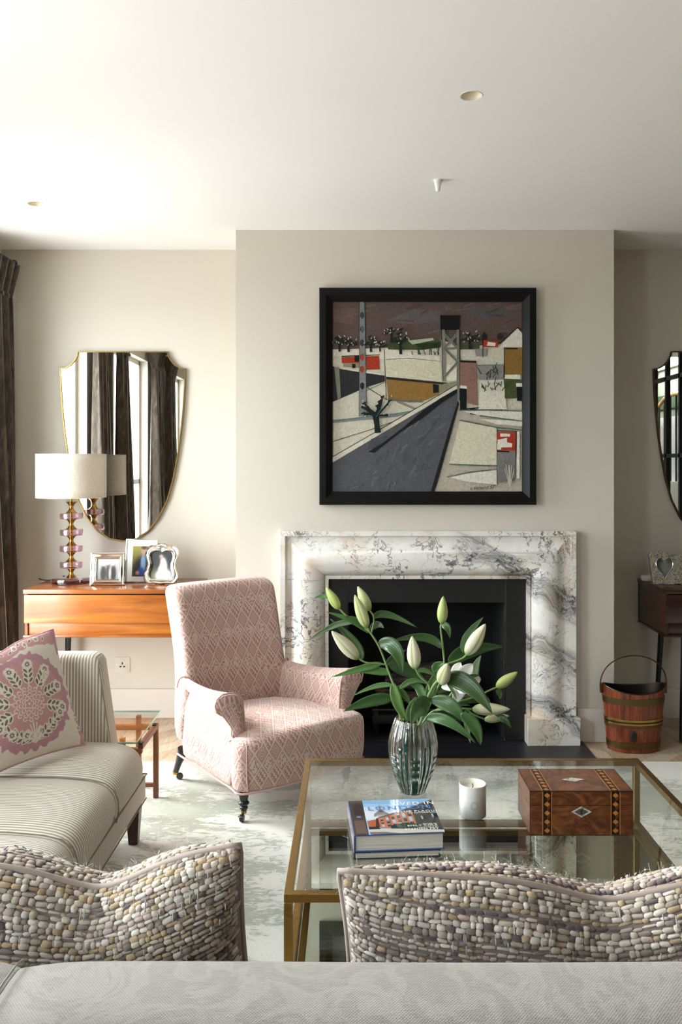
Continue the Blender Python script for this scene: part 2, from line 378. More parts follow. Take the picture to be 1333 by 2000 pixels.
def diamonds(name, c_lo, c_hi, W=.064, H=.098):
    n = NT(name); u = n.uv(); x, y, z = n.sep(u)[:3]
    jx = n.math('MULTIPLY', n.math('SUBTRACT', n.noise(u, 60, 2), .5), .0035)
    a = n.math('ADD', n.math('DIVIDE', n.math('ADD', x, jx), W), n.math('DIVIDE', y, H)); b = n.math('SUBTRACT', n.math('DIVIDE', n.math('ADD', x, jx), W), n.math('DIVIDE', y, H))
    def tri(v): return n.math('MULTIPLY', n.math('ABSOLUTE', n.math('SUBTRACT', n.math('FRACT', v), .5)), 2.)   # 0 centre .. 1 edge
    ta, tb = tri(a), tri(b); mx = n.math('MAXIMUM', ta, tb)
    ca = n.math('FLOOR', a); cb = n.math('FLOOR', b)
    par = n.math('MODULO', n.math('ABSOLUTE', n.math('ADD', ca, n.math('MULTIPLY', cb, 2.))), 3.)
    rings = n.math('GREATER_THAN', n.math('SINE', n.math('MULTIPLY', mx, 26.)), .05)
    dots = n.math('GREATER_THAN', n.math('SINE', n.math('MULTIPLY', a, 18.85)), n.math('MULTIPLY', n.math('SINE', n.math('MULTIPLY', b, 25.13)), .8))
    vr = n.math('GREATER_THAN', n.vor(n.map(u, (1, .8, 1)), 110), .42)
    inner = n.mix(n.math('LESS_THAN', par, .5), n.mix(n.math('LESS_THAN', par, 1.5), dots, vr), rings)
    edge = n.math('GREATER_THAN', mx, .86); edge2 = n.math('GREATER_THAN', mx, .76)
    k = n.mix(edge2, inner, n.mix(edge, (0, 0, 0), (1, 1, 1)))
    soft = n.noise(n.map(u, (900, 260, 1)), 1., 2); k = n.math('ADD', n.math('MULTIPLY', k, .85), n.math('MULTIPLY', soft, .2))
    n.b(col=n.mix(k, c_lo, c_hi), rough=.95, sheen=.3, spec=.1); n.bump(n.math('ADD', k, n.math('MULTIPLY', soft, .5)), .3, .0012); return n.m
M['pink'] = diamonds('pink_geometric_weave', '#a8736e', '#cdbbad')
M['pinkpipe'] = simple('pink_piping', '#c3a39c', .9, bump=.3, bscale=900)
def stripe(name, a, bcol, per=.0127):
    n = NT(name); u = n.uv(); x, y, z = n.sep(u)[:3]
    f = n.math('ABSOLUTE', n.math('SUBTRACT', n.math('FRACT', n.math('DIVIDE', n.math('ADD', x, n.math('MULTIPLY', n.noise(u, 90, 2), .0012)), per)), .5))
    k = n.ramp(f, [(.2, 0.), (.27, 1.)]); w = n.noise(n.map(u, (800, 800, 1)), 1., 2)
    n.b(col=n.mix(k, a, bcol), rough=.9, sheen=.2, spec=.15); n.bump(n.math('ADD', n.math('MULTIPLY', k, .6), w), .2, .001); return n.m
M['stripe'] = stripe('ticking_stripe', '#968b7b', '#d3ccc0')
M['settee_pipe'] = simple('settee_piping', '#7c7264', .9)
M['sofa'] = weave('sofa_linen', '#85827d', '#97948e', 1500, .9, .5, ('#a19e98', .45))
M['shade'] = weave('lampshade_linen', '#c3b8a9', '#dcd3c6', 2600, .9, .25)
def velvet():
    n = NT('curtain_velvet'); o = n.obj(); f = n.noise(n.map(o, (1, 1, .25)), 30, 5, .65, .8)
    n.b(col=n.ramp(f, [(.35, '#332c25'), (.55, '#4d443a'), (.72, '#665c50')]), rough=.75, sheen=.9, sheenr=.35, spec=.2); n.bump(f, .25, .003); return n.m
M['velvet'] = velvet()
def vcol(name, rough=.5, spec=.4, bump=0, bscale=60, sheen=0, coat=0, bd=.002):
    n = NT(name); n.b(col=n.attr(), rough=rough, spec=spec, sheen=sheen, coat=coat)
    if bump: n.bump(n.noise(n.obj(), bscale, 4, .6), bump, bd)
    return n.m
def oil():
    n = NT('oil_paint'); o = n.obj(); h = n.noise(n.map(o, (1, 1, 1), (0, .7, 0)), 34, 5, .62, 2.4); h2 = n.noise(n.map(o, (40, 1, 22), (0, .6, 0)), 1., 3)
    c = n.mix(1., n.attr(), n.ramp(h, [(.3, .78), (.7, 1.12)]), 'MULTIPLY'); c = n.mix(n.ramp(h2, [(.3, .12), (.42, 0.)]), c, '#2c2622')
    n.b(col=c, rough=.6, spec=.18); n.bump(h, .6, .005); return n.m
M['oil'] = oil()
M['vprint'] = vcol('photo_print', .35); M['cover'] = vcol('glossy_book_cover', .12, .5, coat=.6); M['yarn'] = vcol('tweed_yarn', .95, .1, .8, 700, .35, bd=.0015); M['vfab'] = vcol('printed_linen', .92, .15, .15, 700, .2)
M['petal'] = vcol('lily_petal', .45, .3); 
def leafm():
    n = NT('lily_leaf'); u = n.uv(); x, y, z = n.sep(u)[:3]
    v = n.math('SINE', n.math('MULTIPLY', y, 42.)); i = n.noise(n.obj(), 14, 2)
    c = n.mix(n.math('MULTIPLY', n.math('ADD', v, 1.), .1), n.attr(), '#779046'); c = n.mix(n.math('MULTIPLY', i, .25), c, '#26380f')
    n.b(col=c, rough=.36, spec=.5, sheen=.05); n.bump(v, .12, .001); return n.m
M['leaf'] = leafm()
M['tweedbase'] = simple('tweed_ground', '#7b6f6c', .95, bump=.6, bscale=500)
M['tweedpipe'] = simple('tweed_piping', '#9a8d84', .9, bump=.5, bscale=900)
M['pane'] = thin_glass('window_glass', (.96, .97, .96)); M['tabletop'] = thin_glass('table_glass', (.95, .97, .955), boost=1.5); M['shelfglass'] = simple('smoked_mirror', '#c3c8bd', .01, 1.)
M['sideglass'] = thin_glass('side_table_glass', (.95, .98, .97), boost=.9)
M['glassedge'] = solid_glass('glass_edge', '#4fae97', .1)
M['pinkglass'] = thin_glass('pink_glass', (.80, .62, .69), boost=2.0); M['crystal'] = solid_glass('lead_crystal', '#f4f8f6', .0, 1.56)
def greeng():
    n = NT('green_cased_glass'); n.b(col='#0a4437', rough=.06, trans=.25, ior=1.5, coat=.5, coatr=.03); return n.m
M['green'] = greeng()
M['wax'] = simple('cream_wax', '#e9e2d2', .5); M['candle'] = simple('white_glass_jar', '#e7e5df', .2); M['emblem'] = simple('grey_emblem', '#a9a8a3', .4)
M['paper'] = NT('book_pages'); _n = M['paper']; _o = _n.obj(); _n.b(col=_n.ramp(_n.noise(_n.map(_o, (6, 6, 900)), 1., 2), [(.35, '#bdb7ab'), (.6, '#e2ddd2')]), rough=.8); M['paper'] = _n.m
M['blue'] = simple('blue_boards', '#22508f', .35); M['navy'] = simple('navy_boards', '#1c2430', .4); M['whiteink'] = simple('white_lettering', '#eeeeea', .4); M['blueink'] = simple('blue_lettering', '#4a76bd', .4)
M['greybook'] = simple('charcoal_cloth', '#3b3d3e', .5); M['ink'] = simple('black_ink', '#14110f', .6)
M['mop'] = NT('mother_of_pearl'); _n = M['mop']; _n.b(col=_n.ramp(_n.noise(_n.obj(), 90, 3), [(.35, '#8e9088'), (.6, '#dad8cf')]), rough=.2); M['mop'] = _n.m
M['inl'] = simple('satinwood_inlay', '#c07a34', .3); M['inm'] = simple('mid_inlay', '#6b3215', .3); M['ind'] = simple('ebony_inlay', '#1c0f0a', .3); M['ceramic'] = simple('white_ceramic', '#d8d3cb', .25)
M['cord'] = simple('black_flex', '#161412', .6); M['rubber'] = simple('black_pad', '#121212', .7); M['copper'] = metal('tarnished_liner', '#4b423b', .38, .3, .4)
M['hallpaint'] = paint('hall_paint', '#8f9483', .02); M['rear'] = paint('bounce_cut_taupe', '#56503f', .02); M['sage'] = paint('green_joinery', '#43503a', .02)  # rear: rear and right walls toned dark to cut bounced light in the alcove
# ------------------------------------------------------------------ room shell
def struct(name, mb, mat, parent=None, **k):
    o = mb.obj(name, mat, parent, **k)
    if parent is None: o['kind'] = 'structure'
    return o
w = MB(); ys = [YR]+[v for ab in WIN for v in sorted(ab)]; 
edges = sorted([YR-.2, YW+.15]+[v for ab in WIN for v in ab])
for i in range(0, len(edges), 2): w.box((XL-.2, edges[i], 0), (XL, edges[i+1], ZC))
for a, b in WIN: w.box((XL-.2, a, 0), (XL, b, WZ0)); w.box((XL-.2, a, WZ1), (XL, b, ZC))
struct('wall_left', w, M['wall'], smooth=0)
struct('wall_far', MB().box((XL, YW, 0), (XR, YW+.15, ZC)), M['wall'], smooth=0)
fx0, fx1, fz = -.025, .84, .765
w = MB().box((BX0, YB, 0), (fx0, YW, ZC)).box((fx1, YB, 0), (BX1, YW, ZC)).box((fx0, YB, fz), (fx1, YW, ZC))
struct('wall_chimney_breast', w, M['wall'], smooth=0)
struct('wall_rear', MB().box((XL-.2, YR-.2, 0), (4.4, YR, ZC)), M['rear'], smooth=0)
GY0, GY1, GZ = 0.4, 3.6, 2.62                       # opening of the black steel screen
w = MB().box((XR, YR, 0), (XR+.12, GY0, ZC)).box((XR, GY1, 0), (XR+.12, YW+.15, ZC)).box((XR, GY0, GZ), (XR+.12, GY1, ZC))
struct('wall_right', w, M['rear'], smooth=0)
w = MB().box((4.3, YR, 0), (4.4, YW, ZC)).box((XR+.12, 4.3, 0), (4.3, 4.4, ZC))
struct('wall_hall', w, M['hallpaint'], smooth=0)
fl = struct('floor', MB().box((XL-.2, YR-.2, -.12), (4.4, YW+.15, -.004)), M['oak'], smooth=0)
# chevron planks on the strip of floor the rug leaves bare
def clip(poly, ax, lim, keep_less):
    out = []
    for i in range(len(poly)):
        a, b = poly[i], poly[(i+1) % len(poly)]
        ia = (a[ax] <= lim) == keep_less; ib = (b[ax] <= lim) == keep_less
        if ia: out.append(a)
        if ia != ib:
            t = (lim-a[ax])/(b[ax]-a[ax]); out.append((a[0]+t*(b[0]-a[0]), a[1]+t*(b[1]-a[1])))
    return out
M['planks'] = []
for i, (d, m_, l) in enumerate((('#a38c71', '#b7a088', '#c5b099'), ('#998067', '#ad957a', '#bca58b'), ('#ac977f', '#bfab93', '#cbb9a3'))):
    n = NT('oak_plank'); o_ = n.obj(); vv = n.map(o_, (5, 5, 5), (0, 0, math.radians(42))); 
    g = n.noise(n.map(o_, (70, 9, 1), (0, 0, math.radians(-45))), 1., 4, .6)
    n.b(col=n.ramp(g, [(.3, d), (.5, m_), (.7, l)]), rough=.5); M['planks'].append(n.m)
CW, PP = .44, .135
kk = 0
for ci in range(-5, 7):
    x0 = ci*CW+.03; x1 = x0+CW; s = 1 if ci % 2 else -1
    for k in range(-6, 12):
        yb = 4.2+k*PP; q = [(x0, yb+(0 if s > 0 else CW)), (x1, yb+(CW if s > 0 else 0)), (x1, yb+PP+(CW if s > 0 else 0)), (x0, yb+PP+(0 if s > 0 else CW))]
        for ax, lim, ls in ((0, XL+.002, False), (0, XR-.002, True), (1, 4.18, False), (1, YW, True)):
            q = clip(q, ax, lim, ls)
            if len(q) < 3: break
        if len(q) < 3: continue
        if min(p[1] for p in q) > YB-.01 and min(p[0] for p in q) > BX0 and max(p[0] for p in q) < BX1: continue
        cx = sum(p[0] for p in q)/len(q); cy = sum(p[1] for p in q)/len(q)
        q = [(cx+(p[0]-cx)*.993, cy+(p[1]-cy)*.993) for p in q]
        MB().prism(q, -.0035, 0).obj('plank', M['planks'][kk % 3 if s > 0 else (kk*2+1) % 3], fl, smooth=0); kk += 1
# ceiling with two round recesses
DL = [(.4155, 2.955, .036), (-1.573, 4.185, .036)]
w = MB(); hs = .08
xs = sorted({XL-.2, XR+.12, *[v for x, y, r in DL for v in (x-hs, x+hs)]}); ysc = sorted({YR-.2, YW+.15, *[v for x, y, r in DL for v in (y-hs, y+hs)]})
for i in range(len(xs)-1):
    for j in range(len(ysc)-1):
        x0, x1, y0, y1 = xs[i], xs[i+1], ysc[j], ysc[j+1]
        hit = [d for d in DL if abs((x0+x1)/2-d[0]) < .01 and abs((y0+y1)/2-d[1]) < .01]
        if not hit: w.box((x0, y0, ZC), (x1, y1, ZC+.08)) if False else w.add([(x0, y0, ZC), (x1, y0, ZC), (x1, y1, ZC), (x0, y1, ZC)], [(3, 2, 1, 0)])
        else:
            cx, cy, r = hit[0]; N_ = 32; vs = []; fs = []
            for k in range(N_):
                a = 2*PI*k/N_; c_, s_ = math.cos(a), math.sin(a); m_ = hs/max(abs(c_), abs(s_))
                vs += [(cx+r*c_, cy+r*s_, ZC), (cx+m_*c_, cy+m_*s_, ZC)]
            for k in range(N_):
                a, b = 2*k, 2*((k+1) % N_); fs.append((a, b, b+1, a+1))
            w.add(vs, fs)
w.add([(XL-.2, YR-.2, ZC+.2), (XR+.1, YR-.2, ZC+.2), (XR+.1, YW+.15, ZC+.2), (XL-.2, YW+.15, ZC+.2)], [(0, 1, 2, 3)])
struct('ceiling', w, M['ceil'], smooth=0)
hc = MB()
for a_, b_, c_, d_ in ((XR+.12, 4.4, YR-.2, -1.7), (XR+.12, 4.4, -.1, YW+.15), (XR+.12, 3.3, -1.7, -.1), (4.25, 4.4, -1.7, -.1)): hc.box((a_, c_, ZC), (b_, d_, ZC+.1))  # gap added in the hall ceiling so the sky brightens the hall
struct('ceiling_hall', hc, M['ceil'], smooth=0)
nm = ['small round recessed ceiling downlight above the painting', 'small round recessed ceiling downlight above the gold shield mirror and table lamp']
for i, (x, y, r) in enumerate(DL):
    t = thing('downlight', nm[i], 'downlight', (x, y, ZC), 0, 'recessed ceiling downlights')
    MB().lathe([(r+.003, -.0015), (r+.003, .0005), (r, .0015), (r*.96, .02), (r*.8, .05), (.02, .055)], 32, cap=False).obj('baffle', simple('downlight_baffle', '#e5dcc6', .5), t)
    MB().lathe([(.0, .05), (.019, .05), (.019, .054), (0, .054)], 24).obj('lens', simple('downlight_lens', '#d8d2c0', .3), t)
t = thing('ceiling_sensor', 'small white cone shaped sensor hanging from the ceiling over the painting', 'sensor', (.388, 3.837, ZC))
MB().lathe([(.006, -.053), (.009, -.051), (.0175, -.006), (.0175, 0)], 24).obj('cone', M['white'], t); MB().lathe([(.021, -.004), (.021, 0), (.0, 0)], 24).obj('base_ring', M['white'], t)
# baseboards
bb = .018
struct('baseboard_left', MB().box((XL, YW-bb, 0), (BX0, YW, .176)), M['wall_d'], bevel=.003)
struct('baseboard_right', MB().box((BX1, YW-bb, 0), (XR, YW, .176)), M['wall_d'], bevel=.003)
struct('baseboard_breast_left', MB().box((BX0-bb, YB-bb, 0), (-.41, YB, .185)).box((BX0-bb, YB, 0), (BX0, YW-bb, .185)), M['wall_d'], bevel=.003)
struct('baseboard_breast_right', MB().box((1.235, YB-bb, 0), (BX1+bb, YB, .185)).box((BX1, YB, 0), (BX1+bb, YW-bb, .185)), M['wall_d'], bevel=.003)
# windows of the left wall
for i, (a, b) in enumerate(WIN):
    x0, x1 = XL-.13, XL-.08; f = MB(); e = .045
    f.box((x0, a, WZ0), (x1, a+e, WZ1)).box((x0, b-e, WZ0), (x1, b, WZ1)).box((x0, a, WZ0), (x1, b, WZ0+e*1.6)).box((x0, a, WZ1-e), (x1, b, WZ1))
    f.box((x0, a, 1.32), (x1, b, 1.37)).box((x0+.01, (a+b)/2-.012, WZ0), (x1-.01, (a+b)/2+.012, WZ1))
    wo_ = struct('window_%d' % (i+1), f, M['white'], bevel=.003)
    for (z0, z1) in ((WZ0+.07, 1.32), (1.37, WZ1-e)):
        for (p, q) in ((a+e, (a+b)/2-.012), ((a+b)/2+.012, b-e)):
            MB().add([(x0+.025, p, z0), (x0+.025, q, z0), (x0+.025, q, z1), (x0+.025, p, z1)], [(0, 1, 2, 3)]).obj('pane', M['pane'], wo_, smooth=0)
# black steel glazed screen to the hall (seen in the darker mirror)
f = MB(); ysn = [GY0, .95, 1.5, 2.04, 2.36, 2.68, 3.14, GY1]; zsn = [0, .85, 1.6, 2.31, GZ]
d2 = struct('door_1', MB().box((XR+.03, GY0, 0), (XR+.08, GY0+.05, GZ)).box((XR+.03, GY1-.05, 0), (XR+.08, GY1, GZ)).box((XR+.03, GY0, GZ-.05), (XR+.08, GY1, GZ)).box((XR+.03, GY0, 0), (XR+.08, GY1, .12)), M['steel'], bevel=.002)
for y in ysn[1:-1]: MB().box((XR+.035, y-.018, .1), (XR+.075, y+.018, GZ-.05)).obj('glazing_bar', M['steel'], d2, smooth=0)
for z in zsn[1:-1]: MB().box((XR+.035, GY0+.05, z-.018), (XR+.075, GY1-.05, z+.018)).obj('glazing_bar', M['steel'], d2, smooth=0)
for i in range(7):
    for j in range(4):
        MB().add([(XR+.055, ysn[i], zsn[j]), (XR+.055, ysn[i+1], zsn[j]), (XR+.055, ysn[i+1], zsn[j+1]), (XR+.055, ysn[i], zsn[j+1])], [(0, 1, 2, 3)]).obj('pane', M['pane'], d2, smooth=0)
t = thing('stair_balustrade', 'curving oak handrail on dark spindles, reflected in the mirror beside the dark console', 'balustrade', (4.12, 0, 0))
rail = [(0, y, 2.25+.28*math.tanh((y+1.3)*2.2)-.12*(y+1.3)) for y in np.linspace(-2.2, 3.6, 30)]
MB().tube(rail, .03, 10).obj('handrail', M['oakx'], t)
MB().box((-.03, -2.25, 0), (.17, 3.7, 1.3)).obj('stair_string', M['white'], t)
for k in range(0, 30, 1):
    x, y, z = rail[k]; MB().box((-.011, y-.011, 1.3), (.011, y+.011, z)).obj('spindle', M['steel'], t, smooth=0)
struct('trim_2', MB().box((4.285, YR, 0), (4.3, 1.1, 2.16)), M['white'], smooth=0); struct('trim_3', MB().box((4.27, YR, 2.27), (4.3, 1.1, 2.46)), M['sage'], bevel=.004)
struct('trim_1', MB().box((4.27, 1.2, 0), (4.3, 2.6, 2.2)).box((4.26, 1.25, .1), (4.28, 1.85, 2.1)).box((4.26, 1.95, .1), (4.28, 2.55, 2.1)), M['sage'], bevel=.004)
# ------------------------------------------------------------------ rug
def rugf(u, v):
    return (-1.55+u*4.1, .7+v*3.6, .012+.0015*math.sin(u*61)*math.sin(v*47))
rg = MB().grid(rugf, 40, 40); e0 = len(rg.v)
rg.box((-1.55, .7, 0), (2.55, 4.30, .0115)); r_ = rg.obj('rug', M['rug'], smooth=30)
tag(r_, 'large ivory rug with sage green distressed pattern under the coffee table', 'rug')
# ------------------------------------------------------------------ curtains
def curtain(y0, y1, folds, label, bright=0, seed=0):
    rg_ = random.Random(seed); ph = rg_.random()*6; zt = 2.70; yc = (y0+y1)/2; hw = (y1-y0)/2
    t = thing('curtain', label, 'curtain', (XL+.09, yc, 0), 0, 'velvet curtains along the window wall')
    def fn(u, v):
        z = .012+v*(2.50-.012); k = 1-v
        wv = math.sin(2*PI*folds*u+ph+.5*math.sin(3*k+ph)) + .35*math.sin(2*PI*folds*2.3*u+ph*2+k*1.5)
        sq = .84+.16*min(1, k*1.4)
        return (wv*(.022+.038*min(1, k*1.3))+.012*k, (2*u-1)*hw*sq+.012*math.sin(k*5+u*9), z)
    MB().grid(fn, folds*14, 24).obj('drape', M['velvet'], t, smooth=180, solid=.006)
    def fh(u, v):                    # pinch pleated heading
        z = 2.50+v*.20; p = abs(2*v-.0)
        a = .022+.04*v; wv = math.sin(2*PI*folds*u+ph)
        return ((abs(wv)**.6)*math.copysign(1, wv)*a, (2*u-1)*hw*(.84+.12*v), z)
    MB().grid(fh, folds*14, 6).obj('heading', M['velvet'], t, smooth=180, solid=.006)
    for k in range(folds):
        u = (k+.25-ph/(2*PI)) % folds/folds
        MB().rbox((.01, (2*u-1)*hw*.84-.012, 2.49), (.036, (2*u-1)*hw*.84+.012, 2.515), .006).obj('pleat_tack', M['velvet'], t)
cl = [(4.63, 5.00, 4, 'taupe velvet curtain in the corner beside the teak console'),
      (3.10, 3.50, 5, 'taupe velvet curtain on the near side of the first window, seen in the mirror'),
      (2.50, 2.86, 5, 'taupe velvet curtain on the far side of the middle window, seen in the mirror'),
      (1.20, 1.56, 5, 'taupe velvet curtain on the near side of the middle window, seen in the mirror'),
      (.52, .92, 5, 'taupe velvet curtain on the far side of the last window, seen in the mirror'),
      (-.95, -.52, 5, 'taupe velvet curtain farthest from the fireplace, seen at the edge of the mirror')]
for i, (a, b, n_, lb) in enumerate(cl): curtain(a, b, n_, lb, 0, i+3)
for i, (a, b) in enumerate(((3.05, 5.03), (1.12, 2.92), (-1.0, .96))):
    t = thing('curtain_pole', ['bronze curtain pole over the first window by the alcove', 'bronze curtain pole over the middle window', 'bronze curtain pole over the last window'][i], 'curtain pole', (XL+.09, 0, 2.725), 0, 'bronze curtain poles')
    MB().tube([(0, a, 0), (0, b, 0)], .012, 12).obj('pole', M['steel'], t)
    for y in (a+.1, b-.12): MB().tube([(0, y, 0), (-.09, y, 0)], .007, 8).tube([(-.085, y, 0), (-.09, y, 0)], .03, 16).obj('bracket', M['steel'], t)
    for y, s in ((a, -1), (b, 1)): MB().lathe([(0, 0), (.018, .004), (.022, .02), (.015, .034), (0, .038)], 16, Matrix.Translation((0, y, 0)) @ Matrix.Rotation(-s*PI/2, 4, 'X')).obj('finial', M['steel'], t)
# ------------------------------------------------------------------ fireplace
ox0, ox1, oz = -.131, .953, .899
t = thing('fireplace_surround', 'white marble fireplace surround with bold grey veining', 'fireplace', (0, YB, 0))
prof = [(0, 0), (0, .043), (.018, .043), (.020, .033)] + [(.024+.16*(1-math.cos(a))/2*1.0, .036+.06*math.sin(a)) for a in np.linspace(.1, 2.75, 14)] + [(.196, .05), (.205, .046), (.234, .046), (.236, .066), (.262, .066), (.262, 0)]
def ring(fn): return [Vector(fn(d, h)) for d, h in prof]
pz = .153
MB().loft([ring(lambda d, h: (ox0-d, -h, pz)), ring(lambda d, h: (ox0-d, -h, oz-.0012))], closed=False).obj('jamb', M['marble'], t, smooth=30)
MB().loft([ring(lambda d, h: (ox1+d, -h, oz-.0012)), ring(lambda d, h: (ox1+d, -h, pz))], closed=False).obj('jamb', M['marble'], t, smooth=30)
MB().loft([ring(lambda d, h: (ox0-d, -h, oz)), ring(lambda d, h: (ox0-d, -h, oz+d)), ring(lambda d, h: (ox1+d, -h, oz+d)), ring(lambda d, h: (ox1+d, -h, oz))], closed=False).obj('header', M['marble'], t, smooth=30)
MB().box((.945, -.1, .006), (1.230, 0, pz)).obj('plinth', M['marble'], t, bevel=.003)
MB().box((-.408, -.1, .006), (-.123, 0, pz)).obj('plinth', M['marble'], t, bevel=.003)
s = MB().box((ox0+.001, -.012, .007), (fx0, .02, oz)).box((fx1, -.012, .007), (ox1-.001, .02, oz)).box((fx0, -.012, fz), (fx1, .02, oz))
s.obj('slip', M['slip'], t, bevel=.002)
l = MB(); y1 = .40
l.box((fx0, .02, .007), (fx0+.006, y1, fz)).box((fx1-.006, .02, .007), (fx1, y1, fz)).box((fx0, .02, fz-.006), (fx1, y1, fz)).box((fx0, y1-.006, .007), (fx1, y1, fz))
l.obj('firebox', M['soot'], t, smooth=0)
h = MB().box((-.42, 4.325, .0), (1.262, YB, .006)).box((fx0, YB, 0), (fx1, 5.05, .0065)).obj('hearth', M['slate'], bevel=.0015)
tag(h, 'flat black slate hearth in front of the marble fireplace', 'hearth')
g = thing('fire_grate', 'low black iron grate inside the fireplace, holding logs', 'grate', (.41, 4.83, .0065))
for k in range(9): MB().box((-.27+k*.0675-.006, -.12, .145), (-.27+k*.0675+.006, .12, .157)).obj('bar', M['black'], g, smooth=0)
for z in (.15, .20): MB().tube([(-.3, -.125, z), (.3, -.125, z)], .008, 8).obj('rail', M['black'], g)
for x in (-.28, .28):
    for y in (-.115, .115): MB().rbox((x-.012, y-.012, 0), (x+.012, y+.012, .15), .003).obj('leg', M['black'], g)
MB().rbox((-.3, -.13, .07), (.3, .13, .12), .01).obj('burner_tray', M['soot'], g)
def log(p0, p1, r, label, seed):
    rr = random.Random(seed); p0, p1 = Vector(p0), Vector(p1); d = p1-p0; mid = (p0+p1)/2
    t = thing('fire_log', label, 'log', mid, 0, 'logs in the grate'); n = 10
    path = [p0+d*i/n-mid+Vector((rr.uniform(-.006, .006), rr.uniform(-.006, .006), rr.uniform(-.006, .006))) for i in range(n+1)]
    rs = [r*rr.uniform(.85, 1.12)*(1 if 0 < i < n else .9) for i in range(n+1)]
    MB().tube(path, rs, 12).obj('bark', M['log'], t, smooth=50)
G = Vector((.41, 4.83, .0065))
for i, (a, b, r, lb) in enumerate([((-.27, -.06, .195), (.02, -.05, .20), .036, 'charred log lying at the front of the grate, chair side'), ((.04, -.055, .195), (.28, -.06, .197), .036, 'charred log lying at the front of the grate, box side'),
      ((-.28, .06, .2), (.27, .07, .2), .042, 'long dark log lying at the back of the grate'), ((-.22, .0, .285), (-.02, -.03, .275), .04, 'brown log resting on top of the pile, chair side'),
      ((.0, -.02, .275), (.24, .03, .28), .043, 'pale brown log resting on top of the pile, beside the lily flower'), ((-.1, .05, .335), (.16, -.01, .352), .035, 'topmost log crossing the pile in the grate')]):
    log(G+Vector(a), G+Vector(b), r, lb, i)
# ------------------------------------------------------------------ painting
px0, px1, pz0, pz1 = -.1816, 1.003, 1.304, 2.488; fw = .072
t = thing('painting', 'square modernist oil painting of a snowy road and tower in a black frame', 'painting', (0, YB, 0))
def frame_sweep(x0, x1, z0, z1, prof, close=True):
    rings = []
    for sx, sz in ((-1, -1), (1, -1), (1, 1), (-1, 1)):
        rings.append([Vector(((x0+d) if sx < 0 else (x1-d), -h, (z0+d) if sz < 0 else (z1-d))) for d, h in prof])
    rings.append(rings[0]); return rings
fp = [(0, 0), (0, .044), (.004, .048), (.036, .048), (.040, .044), (.066, .022), (.072, .02), (.072, .004)]
MB().loft(frame_sweep(px0, px1, pz0, pz1, fp), closed=False).obj('picture_frame', M['blackfr'], t, smooth=25)
cx0, cx1, cz0, cz1 = px0+fw, px1-fw, pz0+fw, pz1-fw
SX = (cx1-cx0)/(1197-140); SZ = (cz1-cz0)/(1193-137)
cvs = MB().box((cx0-.004, -.012, cz0-.004), (cx1+.004, -.002, cz1+.004), col=lin('#c9c3b0')); lay = [0]
def pt(x, y): return (cx0+(x-140)*SX, cz1-(y-137)*SZ)
def pp(col, *pts):
    lay[0] += 1; z = .0125+lay[0]*.00004
    pts = [(min(1197, max(140, a)), min(1193, max(137, b))) for a, b in pts]
    q = [pt(*p) for p in pts]
    cvs.poly([(x, y, z) for x, y in q], XZ, lin(col))
def st(col, w, *pts):                       # a brush stroke along points, w in the same units
    for (xa, ya), (xb, yb) in zip(pts, pts[1:]):
        d = math.hypot(xb-xa, yb-ya) or 1; nx, ny = -(yb-ya)/d*w/2, (xb-xa)/d*w/2
        pp(col, (xa+nx, ya+ny), (xb+nx*.8, yb+ny*.8), (xb-nx*.8, yb-ny*.8), (xa-nx, ya-ny))
rp = random.Random(5)
pp('#b3a999', (700, 1193), (845, 735), (1197, 735), (1197, 1193))
pp('#5b4a44', (140, 137), (1197, 137), (1197, 300), (1170, 283), (1075, 372), (850, 385), (740, 345), (450, 392), (140, 402))
pp('#5c5757', (440, 240), (600, 175), (740, 190), (740, 245), (560, 262)); pp('#544f50', (880, 170), (1060, 160), (1180, 210), (960, 240)); pp('#66534b', (140, 180), (270, 170), (250, 260), (150, 250))
for i in range(26):
    x, y = rp.uniform(150, 1150), rp.uniform(150, 320); st(rp.choice(['#6a5850', '#4e403b', '#5e5b5d']), rp.uniform(6, 14), (x, y), (x+rp.uniform(30, 110), y+rp.uniform(-35, 15)))
pp('#d6d0be', (140, 402), (440, 398), (740, 440), (740, 470), (430, 455), (140, 440))
pp('#3f4a30', (445, 372), (520, 342), (700, 335), (745, 350), (745, 388), (640, 405), (450, 402)); pp('#aab094', (560, 352), (700, 337), (706, 350), (585, 374)); pp('#28331f', (600, 372), (740, 360), (740, 392), (640, 402))
pp('#435034', (850, 375), (960, 375), (960, 400), (850, 402))
pp('#cdc7ad', (430, 455), (745, 470), (752, 585), (440, 560)); st('#4d7a6b', 4, (438, 458), (560, 450), (740, 468)); st('#2c2a26', 4, (428, 400), (440, 680))
pp('#9e341d', (190, 445), (290, 440), (290, 476), (192, 478)); pp('#9e341d', (320, 440), (400, 437), (403, 513), (330, 515)); pp('#8f8166', (200, 478), (290, 476), (290, 505), (200, 500)); pp('#141312', (262, 440), (292, 432), (292, 470), (264, 470)); pp('#141312', (248, 482), (268, 482), (268, 506), (250, 506))
st('#15201c', 6, (190, 440), (405, 432)); st('#d8d4c4', 10, (190, 520), (300, 524), (410, 540))
pp('#2a292b', (140, 495), (190, 512), (330, 533), (430, 548), (432, 580), (330, 612), (140, 694)); pp('#7d8373', (150, 500), (177, 500), (186, 670), (168, 682))
pp('#80828280'[:7], (140, 795), (490, 758), (605, 738), (605, 752), (490, 778), (140, 812)); st('#3f7a68', 4, (140, 800), (490, 760), (600, 742)); st('#4a453e', 4, (140, 915), (380, 840), (600, 760)); st('#8a8373', 14, (500, 690), (620, 742))
st('#2c2a26', 4, (330, 612), (440, 680), (560, 690)); st('#3f7a68', 4, (330, 630), (430, 585))
